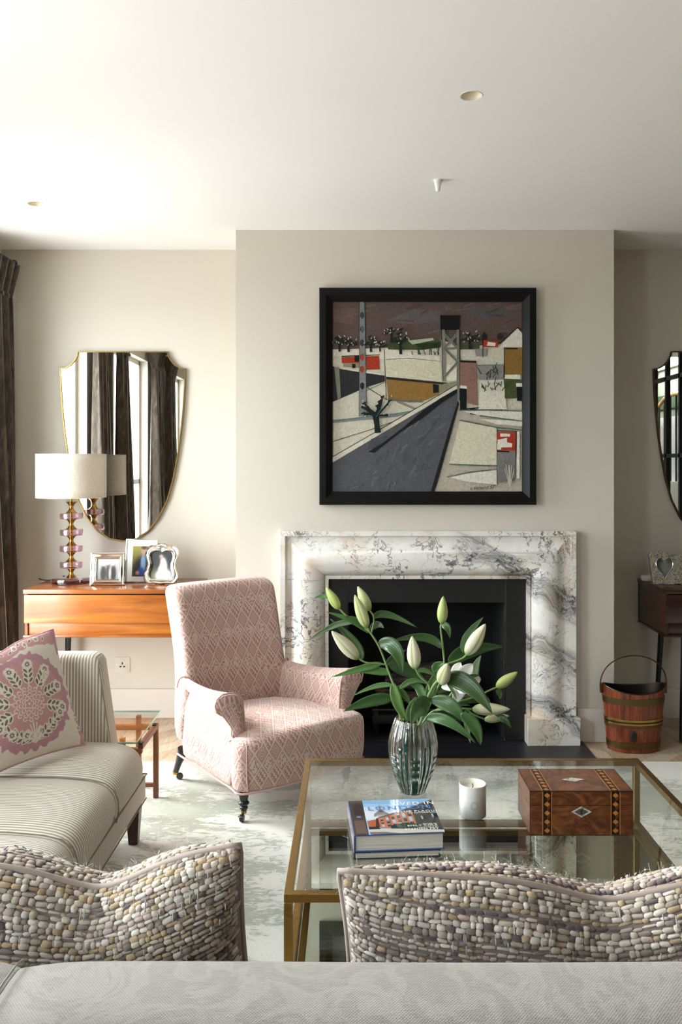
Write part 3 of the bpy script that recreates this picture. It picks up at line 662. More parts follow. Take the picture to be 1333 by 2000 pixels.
pp('#8b6934', (440, 566), (700, 592), (738, 600), (732, 652), (640, 692), (450, 674)); pp('#17151a', (700, 595), (733, 598), (731, 642), (702, 646)); pp('#2a2420', (438, 553), (785, 588), (785, 600), (440, 568)); pp('#85836b', (735, 600), (830, 578), (832, 604), (735, 645)); pp('#dad5c4', (775, 490), (832, 480), (832, 575), (765, 580))
st('#6d665c', 14, (450, 680), (560, 690), (640, 692))
pp('#7a7d7c', (290, 137), (318, 137), (331, 776), (288, 776)); st('#26282a', 3, (290, 137), (288, 776)); st('#26282a', 3, (318, 137), (331, 776))
for y, c in ((212, '#3b3c3d'), (290, '#55595a'), (365, '#3b3c3d'), (446, '#a03a22'), (512, '#a03a22'), (605, '#1c1d1e')):
    pp(c, *[(306+11*math.cos(a), y+20*math.sin(a)) for a in np.linspace(0, 2*PI, 12, endpoint=False)]); st('#1b1c1d', 3, (297, y-14), (295, y+10))
pp('#cfc8b5', (832, 600), (838, 620), (380, 895), (140, 1032), (140, 1000), (380, 862)); st('#332f2a', 5, (140, 1000), (380, 862), (830, 600))
pp('#515257', (140, 1032), (832, 622), (840, 690), (705, 1193), (140, 1193))
for i in range(46):
    y = rp.uniform(760, 1180); x = rp.uniform(max(150, 700-(y-700)*1.0), 800-(y-700)*.28); st(rp.choice(['#5a5b60', '#4a4b50', '#606165']), rp.uniform(8, 18), (x, y), (x-rp.uniform(10, 50), y+rp.uniform(10, 60)))
pp('#16161a', (740, 674), (832, 622), (836, 642), (748, 700), (640, 785), (520, 862), (372, 978), (340, 972), (420, 922), (540, 832), (640, 745)); pp('#47484c', (355, 900), (450, 880), (440, 910), (330, 965))
pp('#1a1a1c', (838, 690), (846, 705), (722, 1150), (707, 1193), (688, 1193), (790, 845))
pp('#0d0d0e', (740, 212), (851, 212), (848, 293), (742, 293))
st('#807f72', 17, (757, 292), (766, 580)); st('#707468', 17, (840, 292), (842, 685)); st('#15161a', 4, (748, 292), (757, 580)); st('#15161a', 5, (849, 292), (850, 690))
for a, b in (((762, 318), (834, 392)), ((834, 318), (764, 392)), ((764, 398), (836, 470)), ((838, 472), (766, 552))): st('#807f72', 15, a, b); st('#2b2a28', 3, a, b)
st('#6e6d63', 12, (760, 398), (838, 394))
pp('#88675a', (850, 474), (941, 478), (946, 714), (892, 702), (886, 605), (850, 600)); pp('#221e1c', (850, 462), (941, 466), (941, 478), (850, 474)); pp('#121216', (850, 612), (888, 618), (886, 737), (850, 735)); pp('#d8d3c4', (850, 603), (888, 605), (888, 622), (850, 618)); pp('#131316', (905, 732), (948, 735), (946, 766), (905, 764)); st('#c9c3b5', 5, (908, 748), (945, 750)); st('#16161a', 7, (846, 738), (1000, 722))
pp('#8c8680', (946, 490), (1093, 490), (1093, 572), (960, 572), (946, 560)); pp('#8c8680', (930, 400), (1000, 395), (1000, 440), (940, 440)); pp('#d5cfbd', (960, 575), (1093, 570), (1112, 735), (955, 735)); st('#3f7a68', 4, (946, 490), (1093, 488))
pp('#d4cfc0', (1068, 390), (1170, 283), (1197, 312), (1197, 390)); st('#1d1a18', 6, (1068, 372), (1172, 280), (1197, 308)); pp('#866631', (1098, 390), (1197, 392), (1197, 548), (1100, 546)); pp('#46512d', (1098, 562), (1188, 568), (1197, 605), (1165, 674), (1100, 676)); pp('#dcd8c8', (1100, 543), (1187, 543), (1187, 568), (1100, 565)); pp('#131316', (1165, 608), (1197, 608), (1197, 690), (1168, 688)); pp('#dcd8c8', (1163, 590), (1197, 590), (1197, 610), (1163, 610)); st('#15161a', 5, (1098, 390), (1098, 560)); st('#141416', 8, (1105, 398), (1172, 398))
pp('#9e341d', (980, 350), (1062, 356), (1062, 390), (980, 388)); pp('#d8d3c4', (1005, 360), (1050, 366), (1046, 384), (1000, 382)); st('#17181a', 5, (978, 345), (978, 445)); st('#17181a', 7, (986, 305), (986, 350)); pp('#241c18', (975, 315), (1000, 318), (998, 348), (974, 346))
pp('#2f241e', *[(1072+16*math.cos(a), 330+20*math.sin(a)) for a in np.linspace(0, 2*PI, 10, endpoint=False)])
pp('#cec8b0', (850, 800), (1056, 836), (1060, 1046), (790, 1040)); pp('#d6d1c0', (860, 745), (1197, 742), (1197, 800), (960, 770)); pp('#d6d1c0', (778, 1112), (1052, 1070), (1060, 1156), (900, 1140)); pp('#d6d1c0', (960, 790), (1197, 800), (1197, 830), (1060, 820))
for q in (((846, 740), (1010, 738), (1197, 745)), ((846, 795), (1056, 836), (1197, 850)), ((790, 1040), (900, 1045), (1060, 1050)), ((778, 1112), (900, 1085), (1060, 1068)), ((1056, 836), (1056, 1150)), ((960, 770), (1197, 800))): st('#5b5348', 4, *q); st('#48816f', 3, *[(a+2, b+4) for a, b in q])
pp('#76736e', (1058, 962), (1160, 965), (1155, 1132), (1062, 1142)); pp('#a33722', (1055, 862), (1162, 862), (1158, 967), (1055, 962))
for q in (((1060, 905), (1112, 895), (1112, 920), (1140, 925), (1140, 947), (1060, 948)), ((1075, 870), (1130, 872), (1128, 888), (1075, 888)), ((1058, 925), (1080, 920), (1080, 960), (1058, 960))): pp('#dcd7c8', *q)
st('#131316', 9, (1055, 968), (1125, 972)); pp('#dcd8ca', (1168, 860), (1182, 860), (1182, 1120), (1165, 1120)); st('#15161a', 4, (1055, 855), (1165, 858)); st('#15161a', 4, (1163, 858), (1160, 1000))
def ptree(cx, base, w, h, n, col='#17201b'):
    st(col, w*.16, (cx, base), (cx-w*.03, base-h*.5))
    for i in range(n):
        a = rp.uniform(-.2, PI+.2); r = rp.uniform(.45, 1); x, y = cx+math.cos(a)*w*.5*r, base-h*.45-abs(math.sin(a))*h*.55*r
        st(col, w*.05, (cx, base-h*.45), ((cx+x)/2+rp.uniform(-6, 6), (base-h*.45+y)/2), (x, y)); st(col, 9, (x-10, y+5), (x+10, y-5))
    for i in range(n):
        x, y = cx+rp.uniform(-.5, .5)*w, base-h*.4-rp.uniform(0, .6)*h; st(rp.choice(['#c9c4b6', '#aeb5a8']), 5, (x, y), (x+rp.uniform(-8, 8), y-8))
for a in ((180, 415, 80, 90, 8), (230, 418, 90, 85, 8), (355, 418, 90, 90, 9), (405, 415, 60, 60, 6), (520, 430, 110, 145, 11), (470, 350, 90, 70, 9), (905, 402, 100, 95, 11)): ptree(*a)
ptree(390, 868, 200, 215, 14, '#121c19'); st('#121c19', 30, (396, 866), (374, 770)); st('#121c19', 16, (374, 775), (330, 735), (300, 722)); st('#121c19', 14, (374, 770), (408, 712), (410, 680)); st('#2f6b5b', 4, (382, 780), (420, 715))
for i in range(24):
    x, y = rp.uniform(965, 1090), rp.uniform(510, 640); a = rp.uniform(-1, 1); st(rp.choice(['#1c2620', '#23463b']), 5, (x, y), (x+a*35, y-rp.uniform(10, 55)))
for i in range(14):
    x = rp.uniform(575, 735); st('#1f3b2e', 5, (x, 435), (x+rp.uniform(-14, 14), 435-rp.uniform(15, 55)))
for i in range(8): x = rp.uniform(1090, 1150); st('#bdb7aa', 4, (1125, 1165), (x, rp.uniform(1040, 1090)))
cvs.obj('canvas', M['oil'], t, smooth=0)
sx, sz = pt(905, 1185)
text('c.venard 57', .029, 'signature', M['ink'], t, Matrix.Translation((sx, -.0225, sz)) @ Matrix.Rotation(PI/2, 4, 'X') @ Matrix.Rotation(.06, 4, 'Z'), shear=.3)
# ------------------------------------------------------------------ shield mirrors
def shield(sc=1.0):
    h = [(87.4, 0), (89, 8), (94, 17), (102, 26), (112, 32), (122.5, 33.5), (121, 70), (118, 115), (113.5, 160), (107, 205), (98.5, 250), (87, 290), (70, 325), (50, 350), (26, 366), (0, 370)]
    r = [(x, -y) for x, y in h]; l = [(-x, y) for x, y in reversed(r[:-1])]
    return [(x*k_, y*k_) for x, y in (r+l)][::-1]
k_ = 5.07/1650
def shield_mirror(x, z, label, rim):
    t = thing('wall_mirror', label, 'mirror', (x, YW, z), 0, None)
    o = shield(); n = len(o)
    def off(e):
        out = []
        for i in range(n):
            a, b, c = Vector(o[i-1]), Vector(o[i]), Vector(o[(i+1) % n]); d = ((b-a).normalized()+(c-b).normalized())
            d = d.normalized() if d.length > 1e-6 else Vector((1, 0)); out.append((b.x-d.y*e, b.y+d.x*e))
        return out
    area = sum(o[i][0]*o[(i+1) % n][1]-o[(i+1) % n][0]*o[i][1] for i in range(n)); s = 1 if area > 0 else -1
    MB().prism(off(.001*s), 0.002, .0145, XZ).obj('mirror_glass', M['mirror'], t, smooth=0)
    i0, i1 = off(.0045*s), off(-.003*s)
    rings = [[Vector((p[0], -d, p[1])) for p in q] for q, d in ((i1, 0), (i1, .021), (i0, .021), (i0, .0145))]
    m = MB()
    for a, b in zip(rings, rings[1:]): m.loft([a, b], closed=True, cap=False)
    m.obj('rim', rim, t, smooth=30); return t
mx = (240-VX)/FP*5.07; mz = CAMZ+(HY-687)/FP*5.07
shield_mirror(mx, mz, 'shield shaped wall mirror with thin brass rim reflecting curtains', M['brass'])
shield_mirror((1400-VX)/FP*5.07, mz, 'shield shaped wall mirror with bronze rim reflecting the black steel screen', M['bronze'])
# wall socket
t = thing('wall_socket', 'flush cream three pin wall socket under the teak console', 'socket', ((239.5-VX)/FP*YW, YW, CAMZ-(1298-HY)/FP*YW))
MB().rbox((-.046, -.004, -.046), (.046, 0, .046), .002).obj('plate', M['wall_d'], t)
for x, z, w_, h_ in ((0, .008, .004, .007), (-.011, -.011, .006, .004), (.011, -.011, .006, .004)): MB().box((x-w_, -.0045, z-h_), (x+w_, -.0038, z+h_)).obj('pin_slot', M['ink'], t, smooth=0)
for x in (-.03, .03): MB().lathe([(0, .0042), (.003, .0042), (.003, .004)], 12, Matrix.Rotation(PI/2, 4, 'X') @ Matrix.Translation((x, 0, 0))).obj('screw', M['chrome'], t)
# ------------------------------------------------------------------ consoles
def console(x0, x1, label, woods, legm, group=None):
    cx = (x0+x1)/2; w = x1-x0; hw = w/2; d = .46; top, face, side = woods
    t = thing('console_table', label, 'console', (cx, 5.062, 0), 0); zb, zt = .580, .842      # origin at the back edge
    MB().rbox((-hw, -d, zt-.024), (hw, 0, zt), .003).obj('top', top, t)
    c = MB().box((-hw+.006, -d+.012, zb+.012), (-hw+.022, -.002, zt-.024)).box((hw-.022, -d+.012, zb+.012), (hw-.006, -.002, zt-.024)).box((-hw+.006, -.016, zb+.012), (hw-.006, -.002, zt-.024))
    c.obj('carcass', side, t, bevel=.0015)
    MB().rbox((-hw+.004, -d+.004, zb+.078), (hw-.004, -d+.022, zt-.030), .002).obj('drawer', face, t)
    MB().rbox((-hw+.024, -d+.020, zb+.012), (hw-.024, -d+.036, zb+.077), .001).obj('apron', face, t)
    MB().rbox((-hw, -d, zb), (hw, 0, zb+.012), .002).obj('bottom_board', side, t)
    for sx in (-1, 1):
        for y, dy in ((-d+.045, -.02), (-.075, .03)):
            xx = sx*(hw-(.12 if sx < 0 else .05))
            a = Vector((xx, y, zb)); b = Vector((xx+sx*.025, y+dy, .012))
            MB().tube([b, a], [.0115, .0185], 14).obj('leg', legm, t)
            f = MB().lathe([(.014, 0), (.016, .003), (.013, .006), (.006, .008), (.006, .014)], 16, Matrix.Translation((b.x, b.y, 0))); f.obj('foot', M['brass2'], t)
    return t
console(-1.797, -.868, 'honey teak console table with one long drawer under the shield mirror', (M['top_wood'], M['orange_wood'], M['top_wood']), M['ebony'])
console(1.707, 2.636, 'dark rosewood console table in the shaded alcove beside the copper banded bucket', (M['dark_wood'], M['dark_wood'], M['dark_wood']), M['black'])
TZ = .842
# ------------------------------------------------------------------ table lamp
lx, ly = (139.5-VX)/FP*4.86, 4.86
t = thing('table_lamp', 'table lamp with linen drum shade on stacked pink glass and brass discs', 'lamp', (lx, ly, TZ))
def zz(py): return CAMZ-(py-HY)/FP*4.86-TZ
def gdisc(r, z0, z1): return [(0, z0), (r-.003, z0), (r, z0+.003), (r, z1-.003), (r-.003, z1), (0, z1)]
MB().lathe(gdisc(.111, 0, .032), 48).obj('base', M['pinkglass'], t, smooth=60)
ysd = [(1002, 1013.5), (1033.5, 1045.5), (1065, 1077), (1096.5, 1108.5)]
for a, b in ysd: MB().lathe(gdisc(.064, zz(b), zz(a)), 40).obj('glass_disc', M['pinkglass'], t, smooth=60)
lev = [(zz(982), zz(1002))]+[(zz(b), zz(a)) for (_, a), (b, _) in zip(ysd, ysd[1:])]
gaps = [(zz(1002), zz(980))]+[(zz(ysd[i+1][0]), zz(ysd[i][1])) for i in range(3)]+[(.032, zz(1108.5))]
for z0, z1 in gaps:
    h = z1-z0; MB().lathe([(.010, z0)]+[(.011+.022*abs(2*k/12-1)**1.7, z0+h*k/12) for k in range(13)]+[(.010, z1)], 28).obj('brass_spool', M['brass2'], t, smooth=50)
MB().lathe([(.007, .03), (.007, zz(960))], 12).lathe([(.016, zz(974)), (.018, zz(970)), (.014, zz(962))], 20).obj('stem', M['brass2'], t)
sr = .1935; z0, z1 = zz(971), zz(887.5); sh = MB()
N_ = 64
MB().grid(lambda u, v: (sr*math.cos(2*PI*u), sr*math.sin(2*PI*u), z0+(z1-z0)*v), 64, 6).obj('shade', M['shade'], t, smooth=180, solid=.003, uv=lambda co, n: (math.atan2(co.y, co.x)*sr, co.z))
for z in (z0, z1): MB().tube([((sr+.0005)*math.cos(2*PI*k/48), (sr+.0005)*math.sin(2*PI*k/48), z) for k in range(48)], .0022, 6, closed=True).obj('shade_trim', M['shade'], t, uv=boxuv())
sp = MB()
for k in range(3): a = 2*PI*k/3; sp.tube([(0, 0, z0+.03), (sr*math.cos(a), sr*math.sin(a), z0+.015)], .0018, 6)
sp.obj('shade_spider', M['brass2'], t)
cp = smooth_path([(-.02, .05, .012), (-.07, .07, .03), (-.14, .085, .006), (-.2, .10, .0035), (-.245, .16, .003)], 6)
MB().tube(cp, .003, 8).obj('flex', M['cord'], t)
# ------------------------------------------------------------------ photo frames
def photo_mesh(w, h, fn, n=34):
    m = MB(); nv = max(8, int(n*h/w))
    m.grid(lambda u, v: (-w/2+w*u, 0, h*v), n, nv)
    m.c = [tuple(fn(i/n, j/nv)) for j in range(nv+1) for i in range(n+1)]; return m
def blob(u, v, cx, cy, rx, ry, soft=.35): return 1/(1+math.exp((math.hypot((u-cx)/rx, (v-cy)/ry)-1)/soft*3))
def mixc(a, b, k): return tuple(x*(1-k)+y*k for x, y in zip(a, b))
def ph_group(u, v):
    c = mixc(lin('#8a8a86'), lin('#b9b8b2'), v)
    for cx, cy, rx, ry, col in ((.3, .3, .13, .4, '#3d3c3c'), (.52, .34, .12, .42, '#4a4948'), (.75, .3, .13, .4, '#3a3939'), (.3, .74, .07, .09, '#c6c3bc'), (.5, .8, .07, .09, '#cfccc5'), (.73, .76, .07, .09, '#c6c3bc'), (.6, .3, .05, .3, '#a9a8a3')): c = mixc(c, lin(col), blob(u, v, cx, cy, rx, ry))
    return c
def ph_suit(u, v):
    c = mixc(lin('#5c5a22'), lin('#8f8440'), v)
    for cx, cy, rx, ry, col in ((.55, .25, .5, .42, '#23242b'), (.6, .42, .13, .3, '#7fa0c6'), (.5, .16, .18, .14, '#2b4f9a'), (.3, .12, .1, .06, '#b98c78'), (.62, .84, .15, .13, '#b08a78'), (.62, .95, .15, .06, '#4a3a2c')): c = mixc(c, lin(col), blob(u, v, cx, cy, rx, ry))
    return c
def ph_bride(u, v):
    c = mixc(lin('#6b6a4c'), lin('#2b2c2c'), min(1, v*2))
    for cx, cy, rx, ry, col in ((.6, .12, .32, .22, '#dcdad6'), (.55, .38, .17, .3, '#e6e4e0'), (.5, .62, .12, .12, '#d8d3cd'), (.46, .75, .09, .09, '#a98f86'), (.33, .6, .12, .2, '#35322f')): c = mixc(c, lin(col), blob(u, v, cx, cy, rx, ry))
    return c
def ph_face(u, v):
    c = lin('#23221f')
    for cx, cy, rx, ry, col in ((.58, .55, .25, .36, '#6b6a64'), (.55, .1, .35, .16, '#54534e'), (.5, .58, .05, .03, '#55544f'), (.68, .58, .05, .03, '#55544f')): c = mixc(c, lin(col), blob(u, v, cx, cy, rx, ry))
    return c
def easel(t, h): MB().box((-.018, .012, 0), (.018, .016, h*.75), Matrix.Rotation(-.24, 4, 'X')).obj('strut', M['black'], t, smooth=0)
# small silver frame
t = thing('photo_frame', 'small beaded silver frame with a grey group photograph beside the lamp', 'photo frame', ((210-VX)/FP*4.76, 4.76, TZ), .05)
w_, h_ = .19, .183; Mt = Matrix.Rotation(-.16, 4, 'X')
def fr(w, h, prof): return [[Mt @ Vector((p.x, p.y, p.z)) for p in r] for r in frame_sweep(-w/2, w/2, 0, h, prof)]
MB().loft(fr(w_, h_, [(0, 0), (0, .012), (.005, .015), (.009, .010), (.022, .014), (.027, .011), (.03, .013), (.034, .009), (.034, .004)]), closed=False).obj('frame', M['silver'], t, smooth=30)
m = photo_mesh(w_-.066, h_-.066, ph_group); m.v = [tuple(Mt @ (Vector(p)+Vector((0, -.005, .033)))) for p in m.v]; m.obj('photograph', M['vprint'], t)
MB().box((-w_/2+.003, -.003, .003), (w_/2-.003, .004, h_-.003), Mt).obj('backing', M['black'], t, smooth=0); easel(t, h_)
# tall silver frame with white mount
t = thing('photo_frame', 'tall thin silver frame with white mount and colour portrait of a person in a suit', 'photo frame', ((275-VX)/FP*4.88, 4.88, TZ), -.03)
w_, h_ = .187, .25; Mt = Matrix.Rotation(-.17, 4, 'X')
MB().loft(fr(w_, h_, [(0, 0), (0, .010), (.004, .011), (.006, .006)]), closed=False).obj('frame', M['silver'], t, smooth=30)
MB().box((-w_/2+.003, -.005, .003), (w_/2-.003, .003, h_-.003), Mt).obj('mount', M['white'], t, smooth=0)
m = photo_mesh(.105, .175, ph_suit); m.v = [tuple(Mt @ (Vector(p)+Vector((0, -.0058, .034)))) for p in m.v]; m.obj('photograph', M['vprint'], t); easel(t, h_)
# ornate waisted silver frame
t = thing('photo_frame', 'curvy waisted silver frame with a wedding photograph of a bride in white', 'photo frame', ((314.5-VX)/FP*4.80, 4.80, TZ), -.08)
Mt = Matrix.Rotation(-.17, 4, 'X')
oc = [(.0, .232), (.02, .231), (.035, .222), (.062, .222), (.086, .208), (.098, .185), (.097, .16), (.088, .135), (.083, .11), (.088, .085), (.099, .06), (.1, .035), (.09, .014), (.07, .002), (.04, .004), (0, .001)]
def sym(h): pts = [Vector((x, y, 0)) for x, y in h]; s = smooth_path(pts, 4); return [(p.x, p.y) for p in s]+[(-p.x, p.y) for p in reversed(s[1:-1])]
out = sym(oc); c0 = (0, .112)
def scl(o, k, ky=None): return [((x-c0[0])*k, c0[1]+(y-c0[1])*(ky or k)) for x, y in o]
inn = sym([(0, .182), (.025, .192), (.052, .186), (.064, .165), (.062, .14), (.055, .115), (.058, .085), (.066, .06), (.062, .038), (.045, .03), (0, .03)])
rings = [[Mt @ Vector((x, -d, y)) for x, y in o] for o, d in ((out, 0), (out, .011), (scl(out, .95), .017), (scl(out, .88), .013), (scl(out, .8, .83), .016), (inn, .012), (inn, .004))]
m = MB()
n_ = min(len(r) for r in rings)
def resamp(r, n):
    pts = r+[r[0]]; L = [0]
    for a, b in zip(pts, pts[1:]): L.append(L[-1]+(b-a).length)
    o = []
    j = 0
    for k in range(n):
        q = L[-1]*k/n
        while L[j+1] < q: j += 1
        f = (q-L[j])/max(1e-9, L[j+1]-L[j]); o.append(pts[j].lerp(pts[j+1], f))
    return o
rings = [resamp(r, 96) for r in rings]
m.loft(rings, closed=True, cap=False).obj('frame', M['silver'], t, smooth=40)
m = MB()
for k in range(-3, 4): m.lathe([(0, -.006), (.0055, -.003), (.006, 0), (.0045, .004), (0, .006)], 8, Mt @ Matrix.Translation((k*.0085, -.017, .218+.006*math.cos(k*.6))))
m.obj('shell_crest', M['silver'], t)
m = photo_mesh(.134, .165, ph_bride); m.v = [tuple(Mt @ (Vector(p)+Vector((0, -.005, .029)))) for p in m.v]; m.obj('photograph', M['vprint'], t)
MB().prism(scl(out, .96), -.002, .004, Mt @ XZ).obj('backing', M['black'], t, smooth=0); easel(t, .22)
# double heart frame on the dark console
t = thing('photo_frame', 'embossed silver double frame with heart shaped openings on the dark console', 'photo frame', ((1326-VX)/FP*4.80, 4.80, TZ), 0); Mt = Matrix.Rotation(-.15, 4, 'X')
W_, H_ = .162, .172
oc = [(-W_*1.02, .176), (-.135, .176), (-.115, .19), (-.098, .196), (-.08, .19), (-.06, .178), (-.03, .174)]; oc = oc+[(-x, y) for x, y in reversed(oc)]
oc += [(W_*1.0, .02), (W_*.98, 0), (.1, .006), (.05, 0), (0, .004), (-.05, 0), (-.1, .006), (-W_*.98+.02, 0), (-W_*.98+.01, .01)]
oc = oc[::-1]
MB().prism(oc, 0, .012, Mt @ XZ).obj('frame', M['chased'], t, smooth=30)
for sx in (-1, 1):
    ht = []
    for k in range(40):
        a = 2*PI*k/40; x = .05*math.sin(a)**1.0*(1 if True else 1)
        hx = 16*math.sin(a)**3; hy = 13*math.cos(a)-5*math.cos(2*a)-2*math.cos(3*a)-math.cos(4*a); ht.append((sx*.078+hx*.0034*.88, .099+hy*.0042))
    m = MB()
    cxh = sx*.078
    vs = [Mt @ XZ @ Vector((cxh, .095, .0136))]+[Mt @ XZ @ Vector((x, y, .0136)) for x, y in ht]
    def fc(x, y): return ph_face((x-cxh)/.11+.5, (y-.035)/.11)
    lev_ = [.0, .35, .7, 1.0]; vv = []; cc = []; ff = []
    for q in lev_[1:]:
        for x, y in ht: X, Y = cxh+(x-cxh)*q, .095+(y-.095)*q; vv.append(Mt @ XZ @ Vector((X, Y, .0136))); cc.append(fc(X, Y))
    n = len(ht)
    for r in range(2):
        for k in range(n): ff.append((r*n+k, r*n+(k+1) % n, (r+1)*n+(k+1) % n, (r+1)*n+k))
    vv.append(Mt @ XZ @ Vector((cxh, .095, .0136))); cc.append(fc(cxh, .095))
    for k in range(n): ff.append((len(vv)-1, k, (k+1) % n))
    m.add(vv, ff); m.c = cc; m.obj('photograph', M['vprint'], t, smooth=0)
    MB().tube([Mt @ XZ @ Vector((x, y, .013)) for x, y in ht], .0018, 6, closed=True).obj('heart_rim', M['silver'], t)
easel(t, .17)
t = thing('trinket_box', 'small round white ceramic dish behind the double heart photo frame', 'dish', ((1268-VX)/FP*4.95, 4.95, TZ))
MB().lathe([(0, .002), (.036, 0), (.043, .006), (.045, .02), (.045, .026), (.042, .030), (.03, .032), (0, .033)], 40).obj('dish', M['ceramic'], t, smooth=50)
MB().lathe([(0, .033), (.012, .033), (.012, .0345), (0, .035)], 20).obj('lid_boss', M['ceramic'], t)
# ------------------------------------------------------------------ armchair (local x = sitter's side to side, -y = front)
t = thing('armchair', 'low Victorian armchair in pink diamond weave with turned black legs', 'armchair', (-.25, 3.78, .0122), math.radians(40))
AC = t
def rrect(hx, y0, y1, r, n=5, bulge=0):
    pts = []
    for cx, cy, a0 in ((hx-r, y0+r, -90), (hx-r, y1-r, 0), (-hx+r, y1-r, 90), (-hx+r, y0+r, 180)): pts += arc(cx, cy, r, a0, a0+90, n)
    o = []
    for i in range(len(pts)):
        a, b = pts[i], pts[(i+1) % len(pts)]; o.append(a); d = math.hypot(a[0]-b[0], a[1]-b[1])
        if d > .08:
            for k in range(1, 8): o.append((a[0]+(b[0]-a[0])*k/8, a[1]+(b[1]-a[1])*k/8))
    return o
# back: stacked rounded sections leaning backwards
sec = [(.15, .312, .475, .575), (.28, .312, .475, .588), (.40, .302, .48, .602), (.50, .290, .492, .622), (.58, .284, .508, .64), (.68, .284, .532, .667), (.78, .287, .560, .695), (.86, .289, .585, .718), (.895, .288, .60, .73), (.916, .278, .618, .725), (.926, .262, .638, .712)]
m = MB(); rings = []
for z, hx, ya, yb in sec:
    rr_ = rrect(hx, ya, yb, min(.045, (yb-ya)*.42))
    rings.append([Vector((x, y+.03*(x/hx)**2*(-1 if y < (ya+yb)/2 and .3 < z < .9 else 0), z)) for x, y in rr_])
m.loft(rings, closed=True, cap=True)
m.obj('backrest', M['pink'], t, smooth=60, sub=1, uv=lambda co, n: ((co.x, co.z) if abs(n.y) > abs(n.x) else (co.y+.3, co.z)))
# seat
def seat_mesh():
    bm = bmesh.new(); ol = [(.262, .50), (.262, .055), (.300, .045), (.338, .02), (.350, -.03), (.338, -.075), (.30, -.098), (.15, -.118), (0, -.124)]
    ol = ol+[(-x, y) for x, y in reversed(ol[:-1])]; n = len(ol); rings = []
    cx, cy = 0, .19
    def zt(x, y): return .352+.038*max(0, 1-(x/.36)**2)*max(0, 1-((y-.16)/.42)**2)
    for k, (sc, z) in enumerate(((.93, None), (.965, .142), (.985, .16), (1.0, .23), (1.012, .30), (.995, .34), (.965, 'e'), (.90, 't'), (.7, 't'), (.4, 't'), (.12, 't'))):
        r = []
        for x, y in ol:
            X, Y = cx+(x-cx)*sc, cy+(y-cy)*sc
            if k == 0: Z = .142
            elif z == 'e': Z = zt(X, Y)-.006
            elif z == 't': Z = zt(X, Y)
            else: Z = z
            r.append(Vector((X, Y, Z)))
        rings.append(r)
    return MB().loft(rings, closed=True, cap=True)
def suv(co, n):
    if abs(n.z) > .6: return (co.x, co.y)
    if abs(n.y) > abs(n.x): return (co.x, co.z-.45)
    return (co.y, co.z)
seat_mesh().obj('seat', M['pink'], t, smooth=70, sub=1, uv=suv)
# arms
for s in (-1, 1):
    rings = []; m = MB()
    for k in range(9):
        q = k/8; y = .022+.50*q; zr = .545-.03*math.sin(q*PI*.5)-.012*math.sin(q*PI); fl = .12+1.45*(1-q)**1.2; xo = .333-.033*q
        rr_ = .026+.019*(1-q); cx_ = xo-.030+.060*(1-q)
        p = [(xo-.072, .1435), (xo-.072, .150), (xo-.074, .30), (xo-.070, .42), (xo-.062, zr-.055), (xo-.046, zr-.018), (xo-.018, zr-.002)]+[(cx_+rr_*math.cos(a_), zr-rr_+rr_*math.sin(a_)) for a_ in np.radians([80, 40, 5, -35, -75, -115])]+[(xo-.008, zr-.112), (xo-.006, .36), (xo-.001, .26), (xo, .150), (xo, .1435)]
        rings.append([Vector((s*x, y, z)) for x, z in p])
    f = rings[0]; c_ = sum(f, Vector())/len(f)
    capr = [Vector((c_.x+(p.x-c_.x)*.86, p.y-.012, c_.z+(p.z-c_.z)*.93)) for p in f]
    rings = [capr]+rings
    m.loft(rings if s > 0 else rings, closed=True, cap=True)
    o = m.obj('arm', M['pink'], t, smooth=60, sub=1, weld=True, uv=lambda co, n: ((co.x, co.z) if abs(n.y) > .8 else ((co.y, co.z) if abs(n.x) > .5 else (co.y, co.x))))
    MB().tube([Vector((p.x, p.y-.001, p.z)) for p in f[2:15]], .0042, 6).obj('piping', M['pinkpipe'], t)
    ab = [Vector((s*x, y, z)) for x, y, z in ((.255, .487, .37), (.258, .485, .42), (.268, .488, .475), (.283, .49, .508), (.30, .497, .514), (.315, .505, .50), (.318, .515, .465))]
    MB().tube(smooth_path(ab, 4), .004, 6).obj('piping', M['pinkpipe'], t)
    side = [Vector((s*x, y, z)) for x, y, z in ((.326, .024, .43), (.324, .022, .36), (.328, .024, .28), (.329, .026, .20), (.329, .028, .15))]
    MB().tube(smooth_path(side, 4), .0035, 6).obj('piping', M['pinkpipe'], t)
    MB().tube(smooth_path([Vector((s*x, y, z)) for x, y, z in ((.335, .03, .335), (.30, .015, .365), (.262, .03, .372))], 5), .0035, 6).obj('piping', M['pinkpipe'], t)
    MB().tube(smooth_path([Vector((s*x, y, z)) for x, y, z in ((.316, -.082, .345), (.320, -.087, .28), (.318, -.086, .2), (.310, -.081, .15))], 5), .003, 6).obj('piping', M['pinkpipe'], t)
hem = [(-.305, .54, .1445), (-.322, .3, .1445), (-.333, .03, .143), (-.333, -.07, .141), (-.15, -.105, .141), (.15, -.105, .141), (.333, -.07, .141), (.333, .03, .143), (.322, .3, .1445), (.305, .54, .1445)]
MB().tube(smooth_path([Vector(p) for p in hem], 4), .0045, 6).obj('hem_piping', M['pinkpipe'], t)
def caster(m, x, y, ang):
    R = Matrix.Translation((x, y, 0)) @ Matrix.Rotation(ang, 4, 'Z')
    m.lathe([(0, -.0075), (.014, -.0075), (.0165, -.004), (.0165, .004), (.014, .0075), (0, .0075)], 18, R @ Matrix.Translation((-.020, 0, .0165)) @ Matrix.Rotation(PI/2, 4, 'X'))
